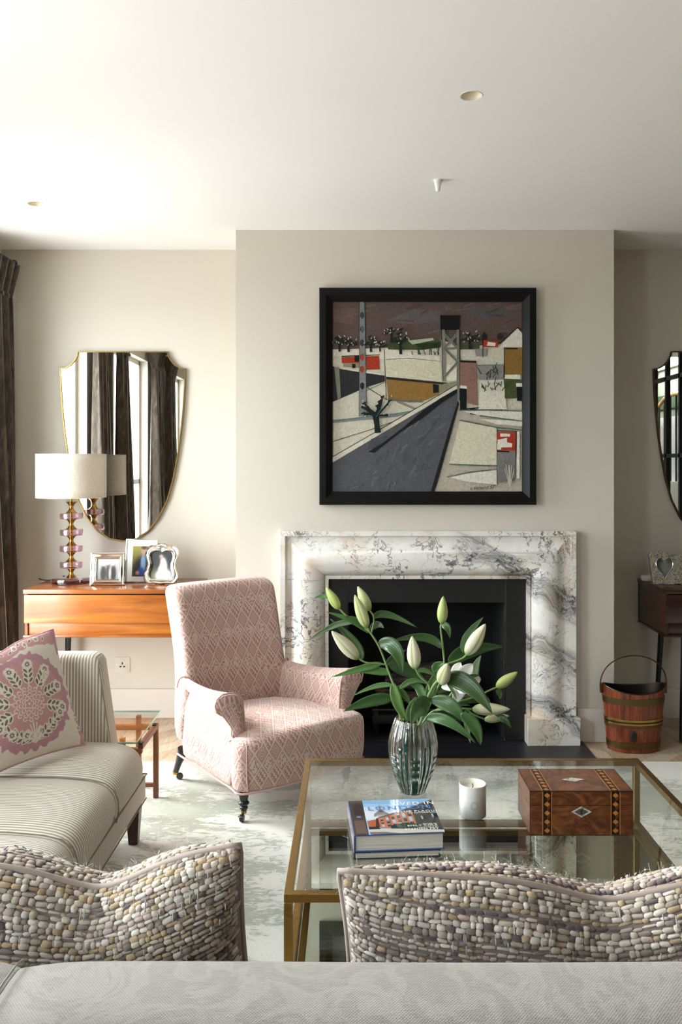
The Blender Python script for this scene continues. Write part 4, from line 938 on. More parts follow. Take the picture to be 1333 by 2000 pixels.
for s in (-1, 1):
    x, y = s*.282, -.005
    lg = MB().lathe([(.012, .040), (.0135, .044), (.0165, .05), (.0175, .056), (.014, .060), (.0155, .064), (.0225, .070), (.0235, .076), (.018, .081), (.0165, .086), (.0185, .094), (.0225, .112), (.0245, .122), (.0215, .128), (.0255, .133), (.0265, .139), (.022, .145), (.022, .155)], 28, Matrix.Translation((x, y, 0)))
    o = lg.obj('front_leg', M['ebony'], t, smooth=60)
    MB().lathe([(.0115, .030), (.0125, .033), (.0125, .042)], 18, Matrix.Translation((x, y, 0))).box((x-.024, y-.009, .016), (x-.004, y+.009, .021)).obj('caster_cup', M['brass'], o)
    cm = MB(); caster(cm, x, y, .4 if s > 0 else .6); cm.obj('caster_wheel', M['ebony'], o)
    x, y = s*.272, .56
    o = MB().tube([(x+s*.012, y+.035, .036), (x+s*.006, y+.012, .09), (x, y-.02, .158)], [.0135, .0165, .027], 16).obj('rear_leg', M['ebony'], t, smooth=60)
    MB().lathe([(.011, .026), (.0145, .030), (.0145, .044)], 18, Matrix.Translation((x+s*.012, y+.035, 0))).obj('caster_cup', M['brass2'], o)
    cm = MB(); caster(cm, x+s*.012, y+.035, PI-.5); cm.obj('caster_wheel', M['ebony'], o)
# ------------------------------------------------------------------ striped settee facing into the room
t = thing('settee', 'ticking striped settee with dark tapered legs beside the window wall', 'settee', (-1.25, 2.5, 0))
SX0, SXF, SY0, SY1 = -1.70, -.85, 1.88, 3.47
def L(p): return Vector((p[0]+1.25, p[1]-2.5, p[2]))
suvs = lambda co, n: (co.y, co.x+co.z)
edges_ = [3.47, 3.02, 2.57, 2.12, 1.90]
for a, b in zip(edges_, edges_[1:]):
    y0, y1 = b, a; m = MB(); nu, nv = 22, 12
    prof_ = [(SXF+.004, .255), (SXF+.012, .29), (SXF+.012, .33), (SXF-.002, .368), (SXF-.035, .395), (SXF-.09, .408), (SXF-.2, .418), (SXF-.4, .42), (SXF-.62, .412), (SXF-.74, .40)]
    ring_ = []
    for j in range(nv+1):
        v = 2*j/nv-1; yy = y0+(y1-y0)*j/nv; dome = 1-abs(v)**4; last = (a == 3.47 and j > nv-3)
        ring_.append([L((x-.010*(1-dome)-(.03*(j-nv+2)/2 if last else 0), yy, z-(.016*(1-dome))*(1 if z > .3 else .3)-(.02*((j-nv+2)/2)**2 if last and z > .36 else 0))) for x, z in prof_])
    m.loft(ring_, closed=False).obj('seat_panel', M['stripe'], t, smooth=60, sub=1, uv=suvs)
    if a != 3.47: MB().tube([L((x+.001, a, z-.010)) for x, z in prof_], .0024, 6).obj('seat_seam', M['settee_pipe'], t)
bs = MB().rbox(L((SX0, SY0, .155)), L((SXF+.002, SY1, .256)), .012); bs.obj('base', M['stripe'], t, uv=lambda co, n: (co.y, co.z+co.x) if abs(n.x) > .5 else (co.x, co.z+co.y))
MB().tube([L((SXF+.005, SY0, .256)), L((SXF+.005, SY1-.004, .256)), L((SX0, SY1+.002, .256))], .0035, 6).obj('base_piping', M['settee_pipe'], t)
MB().tube([L((SXF+.003, SY0, .158)), L((SXF+.003, SY1-.004, .158))], .003, 6).obj('base_piping', M['settee_pipe'], t)
def armr(z): return -.972-.055*max(0, (z-.36)/.38)
for (ya, yb) in ((3.405, 3.52), (1.80, 1.90)):
    rings = []
    for z, ins in ((.26, 0), (.36, 0), (.45, .0), (.55, .0), (.65, .0), (.715, .0), (.738, .006), (.750, .018), (.754, .034)):
        x1 = armr(z)-ins*1.3; yA, yB = ya+ins+.05*(z-.3)*(1 if ya > 3 else -1)*.4, yb-ins+.05*(z-.3)*(1 if ya > 3 else -1)*.4
        r_ = .022 if ins < .02 else .012
        pts = arc(x1-r_, yA+r_, r_, -90, 0, 4)+arc(x1-r_, yB-r_, r_, 0, 90, 4)+[(-1.70, yB), (-1.70, yA)]
        rings.append([L((x, y, z)) for x, y in pts])
    MB().loft(rings, closed=True, cap=True).obj('arm', M['stripe'], t, smooth=50, uv=lambda co, n: (co.x, co.z) if abs(n.x) < .75 else (co.y, co.z))
MB().rbox(L((-1.82, 1.8, .2)), L((-1.66, 3.52, .755)), .03, 3).obj('backrest', M['stripe'], t, uv=lambda co, n: (co.y, co.z))
for x, y in ((-.874, 3.375), (-.874, 1.96), (-1.68, 3.375), (-1.68, 1.96)):
    MB().loft([[L((x+sx*h, y+sy*h, z)) for sx, sy in ((-1, -1), (1, -1), (1, 1), (-1, 1))] for h, z in ((.018, .0135), (.027, .16))], cap=True).obj('leg', M['legwood'], t, smooth=0, bevel=.002)
# ------------------------------------------------------------------ walnut and glass side table
t = thing('side_table', 'low walnut side table with loose glass top between settee and armchair', 'side table', (-1.13, 3.74, 0))
def T2(a): return (a[0]+1.13, a[1]-3.74, a[2])
def bx(name, lo, hi, mat): return MB().rbox(T2(lo), T2(hi), .0015, 1).obj(name, mat, t)
w2 = .011
for x, y in ((-.893, 3.836), (-1.003, 3.96), (-1.24, 3.90), (-.99, 3.635)): bx('leg', (x-w2, y-w2, .0135 if y < 4.29 and x > -1.55 else 0), (x+w2, y+w2, .349), M['walnut'])
bx('rail', (-.904, 3.55, .327), (-.882, 3.823, .349), M['walnuty']); bx('rail', (-1.251, 3.55, .327), (-1.229, 3.888, .349), M['walnuty'])
bx('rail', (-1.228, 3.948, .283), (-.95, 3.972, .306), M['walnutx']); bx('rail', (-1.228, 3.624, .283), (-.905, 3.646, .306), M['walnutx'])
bx('stretcher', (-1.228, 3.828, .062), (-.905, 3.844, .080), M['walnutx'])
for x, y in ((-.893, 3.56), (-.893, 3.81), (-1.24, 3.56), (-1.24, 3.87)): bx('pad', (x-.009, y-.012, .349), (x+.009, y+.012, .3555), M['rubber'])
gx0, gx1, gy0, gy1 = -1.30, -.906, 3.535, 3.985
MB().box(T2((gx0, gy0, .356)), T2((gx1, gy1, .364))).obj('glass_top', M['sideglass'], t, smooth=0)
e = MB()
for lo, hi in (((gx0, gy0-.001, .3562), (gx1, gy0, .3638)), ((gx1, gy0, .3562), (gx1+.001, gy1, .3638)), ((gx0, gy1, .3562), (gx1, gy1+.001, .3638))): e.box(T2(lo), T2(hi))
e.obj('glass_edge', simple('pale_green_glass_edge', '#9fcabb', .1), t, smooth=0)
# ------------------------------------------------------------------ brass and glass coffee table
X0, X1, Y0, Y1, ZT, ZS = -.178, 1.081, 2.186, 3.195, .415, .184
t = thing('coffee_table', 'large brass framed coffee table with a clear glass top and smoked mirror shelf', 'coffee table', ((X0+X1)/2, (Y0+Y1)/2, 0))
def T3(a): return (a[0]-(X0+X1)/2, a[1]-(Y0+Y1)/2, a[2])
b = .0225; zf = .0135
def bar(name, lo, hi): return MB().rbox(T3(lo), T3(hi), .0012, 1).obj(name, M['brassb'], t)
for x in (X0, X1-b):
    for y in (Y0, Y1-b): bar('leg', (x, y, zf), (x+b, y+b, ZT-b))
for z in (ZT, ZS):
    bar('rail', (X0 if z == ZT else X0+b, Y0, z-b), (X1 if z == ZT else X1-b, Y0+b, z)); bar('rail', (X0 if z == ZT else X0+b, Y1-b, z-b), (X1 if z == ZT else X1-b, Y1, z))
    bar('rail', (X0, Y0+b, z-b), (X0+b, Y1-b, z)); bar('rail', (X1-b, Y0+b, z-b), (X1, Y1-b, z))
MB().box(T3((X0+b-.004, Y0+b-.004, ZT-.011)), T3((X1-b+.004, Y1-b+.004, ZT-.001))).obj('glass_top', M['tabletop'], t, smooth=0)
MB().box(T3((X0+b-.004, Y0+b-.004, ZS-.030)), T3((X1-b+.004, Y1-b+.004, ZS-.0265))).obj('mirror_shelf', M['shelfglass'], t, smooth=0)
# ------------------------------------------------------------------ inlaid walnut box
bx0, bx1, by0, by1 = .533, .8425, 2.537, 2.72; bh, bs_ = .132, .087
t = thing('inlaid_box', 'burr walnut box with cube inlay bands and pearl diamond escutcheon on the glass table', 'box', ((bx0+bx1)/2, by0, ZT-.001))
bw = (bx1-bx0)/2; bd = by1-by0
MB().rbox((-bw, 0, 0), (bw, bd, bs_-.0006), .0012, 1).obj('body', M['burl'], t)
lid = MB().rbox((-bw, 0, bs_+.0006), (bw, bd, bh), .0012, 1).obj('lid', M['burl'], t)
MB().box((-bw+.002, .002, bs_-.001), (bw-.002, bd-.002, bs_+.001)).obj('lid_seam', M['ind'], t, smooth=0)
m = MB(); e = .0022
for a, b in ((( -bw-.0004, -.0004, bh-e), (bw+.0004, e*.6, bh+.0004)), ((-bw-.0004, 0, bh-e), (-bw+e*.6, bd, bh+.0004)), ((bw-e*.6, 0, bh-e), (bw+.0004, bd, bh+.0004)), ((-bw, bd-e*.6, bh-e), (bw, bd+.0004, bh+.0004)), ((-bw-.0004, -.0004, 0), (-bw+e*.6, e*.6, bh)), ((bw-e*.6, -.0004, 0), (bw+.0004, e*.6, bh))): m.box(a, b)
m.obj('ebony_edging', M['ind'], t, smooth=0)
def band(cx):
    hwb = .0105
    for (Mt, ln) in ((XZ, bh), (Matrix.Translation((0, 0, bh)), bd)):
        off = .0003; o1 = MB(); o2 = MB(); o3 = MB(); o4 = MB()
        o4.prism([(cx-hwb, .001), (cx+hwb, .001), (cx+hwb, ln-.001), (cx-hwb, ln-.001)], 0, off*.8, Mt)
        for sx in (-1, 1):
            x = cx+sx*(hwb+.003); o1.prism([(x-.0012, .001), (x+.0012, .001), (x+.0012, ln-.001), (x-.0012, ln-.001)], 0, off, Mt)
            x = cx+sx*(hwb+.0005); o4.prism([(x-.001, .001), (x+.001, .001), (x+.001, ln-.001), (x-.001, ln-.001)], 0, off*1.1, Mt)
        n = max(3, round(ln/.0255)); p = ln/n
        for k in range(n):
            y = k*p+p/2; h = p*.30; w_ = hwb*.86
            o1.prism([(cx-w_, y), (cx, y-h), (cx+w_, y), (cx, y+h)], 0, off*1.6, Mt)
            o2.prism([(cx, y-h), (cx+w_, y), (cx+w_, y-p*.42), (cx, y-h-p*.42)], 0, off*1.4, Mt) if k else None
        o4.obj('inlay_band', M['ind'], t, smooth=0); o1.obj('inlay_diamonds', M['inl'], t, smooth=0); o2.obj('inlay_cubes', M['inm'], t, smooth=0)
band(-bw+.052); band(bw-.052)
def diamond(cx, cy, a, b, Mt, nm):
    MB().prism([(cx-a, cy), (cx, cy-b), (cx+a, cy), (cx, cy+b)], 0, .0008, Mt).obj(nm, M['mop'], t, smooth=0)
diamond(0, bs_-.0175, .031, .0165, XZ, 'escutcheon'); MB().prism([(-.022, bs_-.0175), (0, bs_-.029), (.022, bs_-.0175), (0, bs_-.006)], 0, .0011, XZ).obj('escutcheon_field', simple('dull_pewter', '#6c675e', .3, .6), t, smooth=0)
MB().prism([(.0028*math.cos(a), bs_-.0145+.0028*math.sin(a)) for a in np.linspace(0, 2*PI, 12, endpoint=False)], 0, .0014, XZ).prism([(-.0014, bs_-.016), (-.0024, bs_-.0245), (.0024, bs_-.0245), (.0014, bs_-.016)], 0, .0014, XZ).obj('keyhole', M['ink'], t, smooth=0)
diamond(0, bd/2, .034, .016, Matrix.Translation((0, 0, bh)), 'lid_plaque')
# ------------------------------------------------------------------ candle
t = thing('candle', 'white glass candle with sunburst emblem standing on the glass table', 'candle', (.381, 2.678, ZT-.001)); r = .0425; h = .103
MB().lathe([(0, 0), (r-.004, 0), (r, .004), (r, h-.001), (r-.0012, h), (r-.0028, h-.001), (r-.0028, .012), (0, .012)], 56).obj('jar', M['candle'], t, smooth=50)
MB().lathe([(0, .013), (r-.003, .013), (r-.003, h-.014), (r-.006, h-.016), (0, h-.016)], 40).obj('wax', M['wax'], t, smooth=50)
MB().tube([(0, 0, h-.017), (.0015, 0, h-.008), (.0005, 0, h-.004)], .0013, 6).lathe([(0, h-.0055), (.0025, h-.004), (.0018, h-.002), (0, h-.0015)], 8).obj('wick', M['ink'], t)
m = MB()
def onjar(x, z): a = x/r-PI/2; return Vector(((r+.0003)*math.cos(a), (r+.0003)*math.sin(a), z))
for k in range(24):
    a = 2*PI*k/24; r0, r1 = .0078, (.0145 if k % 2 else .0125); d = Vector((math.cos(a), math.sin(a))); q = Vector((-d.y, d.x))*.0008
    m.add([onjar(d.x*r0+q.x*.5, .046+d.y*r0+q.y*.5), onjar(d.x*r1+q.x, .046+d.y*r1+q.y), onjar(d.x*r1-q.x, .046+d.y*r1-q.y), onjar(d.x*r0-q.x*.5, .046+d.y*r0-q.y*.5)], [(0, 1, 2, 3)])
m.obj('sunburst_emblem', M['emblem'], t, smooth=0)
# ------------------------------------------------------------------ books
def bookpart(t, w, d, z0, z1, cov, rnd=.004):
    c = .0028
    MB().rbox((0, 0, z0), (w, d, z0+c), .0008, 1).rbox((0, 0, z1-c), (w, d, z1), .0008, 1).rbox((-.003, 0, z0), (.002, d, z1), .0015, 1).obj('boards', cov, t)
    MB().box((.002, .004, z0+c), (w-.005, d-.004, z1-c)).obj('pages', M['paper'], t, smooth=0)
bt = math.radians(4.6)
t = thing('book', 'thin dark hardback lying under the larger illustrated book', 'book', (.005, 2.377, ZT-.001), bt, 'books stacked on the coffee table'); bookpart(t, .246, .236, 0, .021, M['navy'])
t = thing('book', 'thick hardback with a London street photograph on its glossy cover', 'book', (.007, 2.377, ZT-.001+.0212), bt, 'books stacked on the coffee table'); W_, D_, H_ = .256, .242, .0475; bookpart(t, W_, D_, 0, H_, M['blue'])
cv = MB(); lay = [0]
def cp_(col, *pts):
    lay[0] += 1; cv.poly([(min(1, max(0, x))*W_, min(1, max(0, y))*D_, H_+.0004+lay[0]*.00002) for x, y in pts], None, lin(col))
rp = random.Random(2)
cp_('#9fc3e0', (0, 0), (1, 0), (1, 1), (0, 1)); cp_('#c9dcea', (.15, .4), (1, .4), (1, .72), (.15, .8)); cp_('#dfe6ea', (.15, .45), (.6, .45), (.5, .62), (.15, .68)); cp_('#86b2d8', (.15, .9), (1, .82), (1, 1), (.15, 1))
cp_('#8f8a86', (.26, .5), (.46, .5), (.44, .58), (.39, .66), (.365, .74), (.355, .9), (.345, .74), (.32, .66), (.27, .58)); cp_('#b2aca4', (.28, .5), (.44, .5), (.42, .55), (.30, .55)); cp_('#6e6b6b', (.33, .62), (.385, .62), (.37, .68), (.34, .68))
cp_('#4d3f3a', (0, 0), (.155, 0), (.165, 1), (0, 1)); cp_('#6b574b', (.02, .05), (.14, .05), (.14, .4), (.02, .4)); cp_('#3a2f2c', (.04, .55), (.14, .55), (.145, .9), (.04, .9))
for k in range(16): y = .04+k*.022; cp_('#7d685b', (.02, y), (.145, y), (.145, y+.006), (.02, y+.006))
cp_('#6f8bd0', *[(.085+.028*math.cos(a), .5+.022*math.sin(a)) for a in np.linspace(0, 2*PI, 14, endpoint=False)])
cp_('#b4643f', (.17, .2), (.28, .2), (.28, .42), (.17, .37)); cp_('#4a2f25', (.25, .2), (.33, .2), (.33, .44), (.28, .45))
cp_('#c07650', (.30, .17), (.74, .12), (.72, .74), (.30, .47)); cp_('#57606c', (.30, .47), (.72, .74), (1, .97), (1, .9), (.72, .66), (.30, .44)); cp_('#8f5a41', (.42, .155), (.435, .155), (.435, .56), (.42, .55))
for i in range(6):
    for j in range(4):
        x = .325+i*.066; w_ = .03+.002*i; y = .2+j*(.085+.012*i)*.95; h_ = .05+.012*i
        if y+h_ < .45+(x-.3)*.62: cp_('#3d4a55' if (i+j) % 3 else '#a8c4d8', (x, y), (x+w_, y), (x+w_, y+h_), (x, y+h_)); cp_('#e0d0c0', (x, y+h_), (x+w_, y+h_), (x+w_, y+h_+.008), (x, y+h_+.008))
cp_('#23302a', (.42, .1), (.74, .08), (.74, .24), (.6, .3), (.42, .22)); cp_('#46433f', (.72, .1), (1, .06), (1, .92), (.72, .72))
for k in range(12): y = .14+k*.05; cp_('#575350', (.73, y), (1, y), (1, y+.012), (.73, y+.012))
for x, y in ((.79, .35), (.92, .4), (.9, .68)): cp_('#20262a', (x, y), (x+.07, y), (x+.07, y+.15), (x, y+.14)); cp_('#8fa7b6', (x+.008, y+.02), (x+.03, y+.02), (x+.03, y+.12), (x+.008, y+.12))
cp_('#c9c2b8', (.17, 0), (1, 0), (1, .06), (.45, .13), (.17, .14)); cp_('#2a2b2e', (.17, .13), (.3, .13), (.28, .2), (.17, .2)); cp_('#77706a', (.17, 0), (.5, 0), (.35, .05), (.17, .06))
cv.obj('cover_picture', M['cover'], t, smooth=0)
def tx(s, size, x, y, mat, sp=1.05, nm='cover_lettering', al='LEFT'): text(s, size, nm, mat, t, Matrix.Translation((x*W_, y*D_, H_+.0032)), al, .0001, sp)
tx('LIVED IN', .030, .50, .80, M['whiteink'], 1.15); tx('LONDON', .040, .20, .665, M['blueink'], 1.18); tx('BLUE PLAQUES', .0175, .535, .575, M['whiteink'], 1.2); tx('AND THE STORIES BEHIND THEM', .007, .66, .535, M['whiteink'], 1.1)
for s, y, z in (('EDITED BY', .215, .008), ('EMILY COLE', .165, .015), ('FOREWORD BY', .12, .008), ('STEPHEN FRY', .07, .015)): tx(s, z, .95, y, M['whiteink'], 1.1, al='RIGHT')
m = MB(); m.box((-.0035, 0, .001), (-.0029, D_, H_-.001)); m.obj('dust_jacket_spine', simple('pale_brick_jacket', '#a8968f', .15), t, smooth=0)
# ------------------------------------------------------------------ crystal vase
vx, vy = .206, 2.875
t = thing('vase', 'barrel shaped cut crystal vase with dark green panels holding white lilies', 'vase', (vx, vy, ZT-.001)); VH = .25
def vr(z): q = z/VH; return .038+.0465*math.sin(min(1, q*1.05+.0)**.80*PI*.72)/math.sin(PI/2)*1.0 if q < .6 else .0845-.024*((q-.6)/.4)**1.8
def vrr(z):
    q = z/VH; k = [(0, .040), (.08, .048), (.2, .0605), (.35, .0735), (.5, .0815), (.62, .0838), (.75, .081), (.88, .0725), (1, .0615)]
    for (a, ra), (b, rb) in zip(k, k[1:]):
        if q <= b: f = (q-a)/(b-a); return ra+(rb-ra)*f
    return k[-1][1]
seg = 120; vs = []; fs = []; nz = 26
for j in range(nz+1):
    z = VH*j/nz
    for k in range(seg):
        a = 2*PI*k/seg; fl = abs(math.sin(a*12))**.7*.0028; vs.append(((vrr(z)-fl)*math.cos(a), (vrr(z)-fl)*math.sin(a), z))
ins = [VH-.003]+[VH*(1-j/14)*.9+.028 for j in range(1, 15)]
o0 = len(vs)
for z in ins:
    for k in range(seg): a = 2*PI*k/seg; rr_ = max(.004, vrr(z)-.0085 if z > .05 else (vrr(z)-.0085)*((z-.026)/.024)**.5); vs.append((rr_*math.cos(a), rr_*math.sin(a), z))
tot = nz+1+len(ins)
for j in range(tot-1):
    for k in range(seg): k2 = (k+1) % seg; fs.append((j*seg+k, j*seg+k2, (j+1)*seg+k2, (j+1)*seg+k))
fs.append(tuple(range(seg-1, -1, -1))); fs.append(tuple((tot-1)*seg+k for k in range(seg)))
MB().add(vs, fs).obj('crystal_body', M['crystal'], t, smooth=22)
def patch(a0, a1, z0, z1, mat, nm, out=.0007):
    nu, nv_ = 6, max(2, int((z1-z0)/.012)); r0 = lambda z: vrr(z)+out
    m = MB(); m.grid(lambda u, v: (r0(z0+(z1-z0)*v)*math.cos(a0+(a1-a0)*u), r0(z0+(z1-z0)*v)*math.sin(a0+(a1-a0)*u), z0+(z1-z0)*v), nu, nv_); m.obj(nm, mat, t, smooth=60, solid=.0012)
for k in range(6):
    a = -PI/2+.03+k*PI/3
    for z0, z1 in ((.004, .057), (.068, .086), (.096, .111), (.121, .133)): patch(a-.19, a+.19, z0, z1, M['green'], 'green_panel')
    for s in (-1, 1): 
        for w0, zt_ in ((.40, .232),): patch(a+s*w0-.05, a+s*w0+.05, .006, zt_-(.06 if s > 0 else 0), M['green'], 'green_stripe')
# ------------------------------------------------------------------ lilies
def Q(x, y, d): return P(600+x/3.1, 1120+y/3.1, d)
lily_labels = ['lily stem leaning to the left with four buds', 'lily stem in the middle with two cream buds', 'upright lily stem with a green top bud and a bud among leaves at its side', 'lily stem sprawling to the right with an open white flower and low buds']
LD = [2.85, 2.80, 2.93, 2.87]
def mk(i): return thing('lily_stem', lily_labels[i], 'lily', (vx, vy, ZT+.03), 0, 'lilies in the crystal vase')
ROOTS = [mk(i) for i in range(4)]
def loc(t, p): return Vector(p)-t.location
def stem(i, pts, r0=.0042, r1=.003, nm='stem'):
    t = ROOTS[i]; sp = smooth_path([loc(t, p) for p in pts], 6); n = len(sp)
    MB().tube(sp, [r0+(r1-r0)*k/(n-1) for k in range(n)], 8, col=lin('#7f9b5f')).obj(nm, M['petal'], t, smooth=180)
def leaf(i, a, b, c, w, col='#35562a', dz=(0, 0, 0), twist=0., fold=.25):
    D = LD[i]; t = ROOTS[i]; A, B, Cc = (loc(t, Q(x, y, D+o)) for (x, y), o in zip((a, b, c), dz)); W = w/3.1*D/FP
    mid = B*2-(A+Cc)*.5; mid = B*1.5-(A+Cc)*.25
    n = 18; pts = bez(A, mid, Cc, n); m = MB(); nu = 6; vs = []; cs = []
    view = Vector((0, -1, .25)).normalized()
    for k, p in enumerate(pts):
        q = k/n; tg = (pts[min(k+1, n)]-pts[max(k-1, 0)]).normalized(); s = tg.cross(view).normalized(); nn = s.cross(tg).normalized()
        s = (Quaternion(tg, twist*(q-.3)) @ s); nn = s.cross(tg).normalized()
        hw = W/2*(math.sin(PI*min(1, q**.75*.985+.012))**.8*.97+.03*(1-q))
        for j in range(nu+1):
            e = 2*j/nu-1; vs.append(p+s*(e*hw)-nn*(fold*(1-abs(e))*hw)+nn*(.04*hw*math.sin(q*19+e*3))); 
    fs = [(k*(nu+1)+j, k*(nu+1)+j+1, (k+1)*(nu+1)+j+1, (k+1)*(nu+1)+j) for k in range(n) for j in range(nu)]
    m.add(vs, fs, lin(col)); ul = {}
    o = m.obj('leaf', M['leaf'], t, smooth=180, solid=.0008)
    ly = o.data.uv_layers.new(name='UVMap')
    for p in o.data.polygons:
        for li in p.loop_indices: vi = o.data.loops[li].vertex_index; ly.data[li].uv = ((vi//(nu+1))/n, (vi % (nu+1))/nu)
def bud(i, a, b, r, green=.4, dz=(0, 0)):
    D = LD[i]; t = ROOTS[i]; A, B = loc(t, Q(*a, D+dz[0])), loc(t, Q(*b, D+dz[1])); ax = B-A; Lb = ax.length; R = r/3.1*D/FP
    q = ax.to_track_quat('Z', 'Y').to_matrix().to_4x4(); Mx = Matrix.Translation(A) @ q; ns, nz = 36, 16; vs = []; cs = []; fs = []
    c_rib, c_pet, c_base = lin('#93a243'), mixc(lin('#ddd6be'), lin('#9db352'), green), lin('#7d9a3f')
    for j in range(nz+1):
        v = j/nz; rr_ = R*(math.sin(PI*(v**.82*.93+.055))**.75)*(1-.12*v) if j < nz else R*.06
        for k in range(ns):
            a_ = 2*PI*k/ns; rib = abs(math.sin(a_*1.5+.5)); f = rr_*(1-.13*(1-rib)**3)
            vs.append(Mx @ Vector((f*math.cos(a_), f*math.sin(a_), Lb*v)))
            kk_ = max(0, 1-rib*3.2); cc = mixc(c_pet, c_rib, kk_*.9); cc = mixc(cc, c_base, max(0, 1-v*4.5)*.8+max(0, (v-.9)*6)*.6); cs.append(cc)
    for j in range(nz):
        for k in range(ns): k2 = (k+1) % ns; fs.append((j*ns+k, j*ns+k2, (j+1)*ns+k2, (j+1)*ns+k))
    fs.append(tuple(range(ns-1, -1, -1))); fs.append(tuple(nz*ns+k for k in range(ns)))
    m = MB(); m.add(vs, fs); m.c = cs; m.obj('bud', M['petal'], t, smooth=180)
NB = Vector((vx, vy, 0))
def foot(dx, dy, z=.45): return Vector((vx+dx, vy+dy, z))
d = LD[0]
stem(0, [foot(.02, .0, .46), foot(-.012, -.005, .60), Q(560, 850, d), Q(540, 720, d), Q(500, 610, d), Q(440, 450, d), Q(378, 350, d)])
stem(0, [Q(378, 352, d), Q(300, 300, d+.01), Q(240, 258, d+.01), Q(195, 213, d+.01)], .003, .003, 'pedicel'); stem(0, [Q(380, 355, d), Q(372, 338, d-.01), Q(364, 322, d-.012)], .003, .003, 'pedicel')
stem(0, [Q(388, 365, d), Q(405, 300, d+.02), Q(402, 255, d+.02), Q(380, 225, d+.02)], .0028, .0028, 'pedicel'); stem(0, [Q(478, 552, d), Q(420, 545, d-.01), Q(360, 540, d-.02), Q(308, 512, d-.02)], .003, .003, 'pedicel')
bud(0, (195, 215), (118, 84), 32, .85, (.01, .02)); bud(0, (363, 326), (290, 130), 38, .55, (-.012, -.02)); bud(0, (380, 226), (308, 78), 35, .6, (.02, .03)); bud(0, (310, 515), (150, 350), 44, .12, (-.02, -.05))
for a in [((455, 545), (350, 570), (148, 628), 44, '#3f6a2f'), ((505, 605), (430, 588), (320, 600), 48, '#44702f'), ((520, 680), (430, 672), (285, 738), 32, '#587d4b'), ((530, 755), (390, 765), (220, 836), 72, '#2e5a2c', (0, -.03, -.07)), ((378, 362), (300, 290), (115, 233), 40, '#3d6a2f'), ((375, 360), (310, 285), (225, 262), 44, '#3a6630', (0, .0, -.02)),
          ((290, 300), (180, 300), (12, 405), 38, '#27471f', (0, .02, .03)), ((332, 522), (300, 420), (140, 275), 58, '#1f3d1c', (0, .03, .05)), ((405, 275), (470, 232), (668, 328), 46, '#2f5429', (.02, .03, .0)), ((385, 342), (425, 300), (466, 332), 44, '#5d7052', (.01, .03, .0)), ((428, 432), (540, 430), (578, 608), 92, '#2a4c27', (0, -.05, -.06)),
          ((485, 556), (520, 510), (602, 462), 42, '#35572c', (0, .04, .06)), ((130, 150), (92, 132), (45, 150), 22, '#3f6a2a', (.01, .02, .02)), ((498, 558), (610, 580), (728, 668), 84, '#2f5430', (0, .05, .04)), ((522, 660), (545, 790), (612, 900), 66, '#5c8142', (0, -.02, -.01)), ((540, 690), (595, 735), (628, 800), 40, '#4b6f3b'), ((560, 740), (560, 690), (603, 690), 44, '#557b4c', (0, .04, .05))]:
    leaf(0, *a[:5], *a[5:])
d = LD[1]
stem(1, [foot(-.02, .01, .46), foot(.0, -.005, .60), Q(690, 890, d), Q(722, 775, d), Q(760, 690, d), Q(796, 645, d)], .0048, .0042)
stem(1, [Q(742, 705, d), Q(735, 672, d), Q(682, 620, d-.01), Q(657, 575, d-.02)], .0034, .003, 'pedicel'); stem(1, [Q(790, 652, d), Q(805, 655, d-.02), Q(815, 660, d-.04)], .0034, .003, 'pedicel')
bud(1, (655, 576), (637, 380), 44, .12, (-.02, -.02)); bud(1, (815, 664), (852, 546), 43, .35, (-.04, -.11))
for a in [((640, 900), (625, 830), (662, 748), 62, '#4a7238', (0, -.03, -.04)), ((748, 785), (680, 800), (632, 912), 108, '#2f5a2c', (0, -.05, -.09)), ((700, 780), (690, 690), (618, 672), 60, '#3d6334', (0, .03, .03)), ((560, 700), (640, 640), (720, 670), 36, '#426b39', (.03, .03, .03)), ((745, 768), (880, 790), (955, 905), 92, '#365a31', (0, -.04, -.05)), ((930, 850), (1025, 920), (1052, 1040), 80, '#254d1e', (-.05, -.07, -.08)),
          ((718, 882), (850, 876), (1020, 1026), 66, '#47703f', (0, -.05, -.05)), ((665, 595), (720, 580), (800, 640), 30, '#4f7840'), ((730, 760), (760, 680), (780, 590), 66, '#456a36', (0, .03, .03)), ((830, 642), (975, 650), (1122, 848), 112, '#1f3f1b', (-.03, -.08, -.12)), ((845, 655), (880, 700), (905, 760), 22, '#4f7840', (-.03, -.05, -.05))]:
    leaf(1, *a[:5], *a[5:])
d = LD[2]
stem(2, [foot(-.005, -.02, .46), foot(.01, .01, .60), Q(712, 870, d), Q(760, 760, d), Q(825, 620, d), Q(832, 545, d), Q(820, 420, d), Q(810, 330, d), Q(816, 300, d)])
stem(2, [Q(832, 552, d), Q(890, 535, d+.01), Q(945, 512, d+.01), Q(968, 488, d)], .0034, .003, 'pedicel')
bud(2, (817, 305), (826, 138), 34, .8); bud(2, (968, 490), (1082, 306), 46, .15, (0, -.03))
for a in [((817, 455), (725, 372), (508, 412), 54, '#33582d', (0, .02, .0)), ((806, 312), (852, 315), (866, 392), 46, '#345a2b', (0, -.02, -.02)), ((798, 608), (775, 560), (838, 540), 56, '#4a7838', (0, .02, .0)), ((858, 548), (980, 455), (1188, 444), 92, '#2d5228', (.01, .04, .05)), ((950, 482), (965, 380), (1070, 264), 56, '#3a6138', (.01, .03, .03)), ((1008, 712), (1008, 590), (1055, 496), 58, '#7fa077', (0, .02, .0)), ((775, 725), (840, 685), (905, 720), 46, '#3c6233')]:
    leaf(2, *a[:5], *a[5:])
d = LD[3]
stem(3, [foot(.0, .02, .46), foot(.02, .0, .61), Q(735, 860, d), Q(800, 820, d), Q(930, 775, d), Q(1040, 740, d), Q(1098, 712, d), Q(1148, 690, d)], .004, .003)
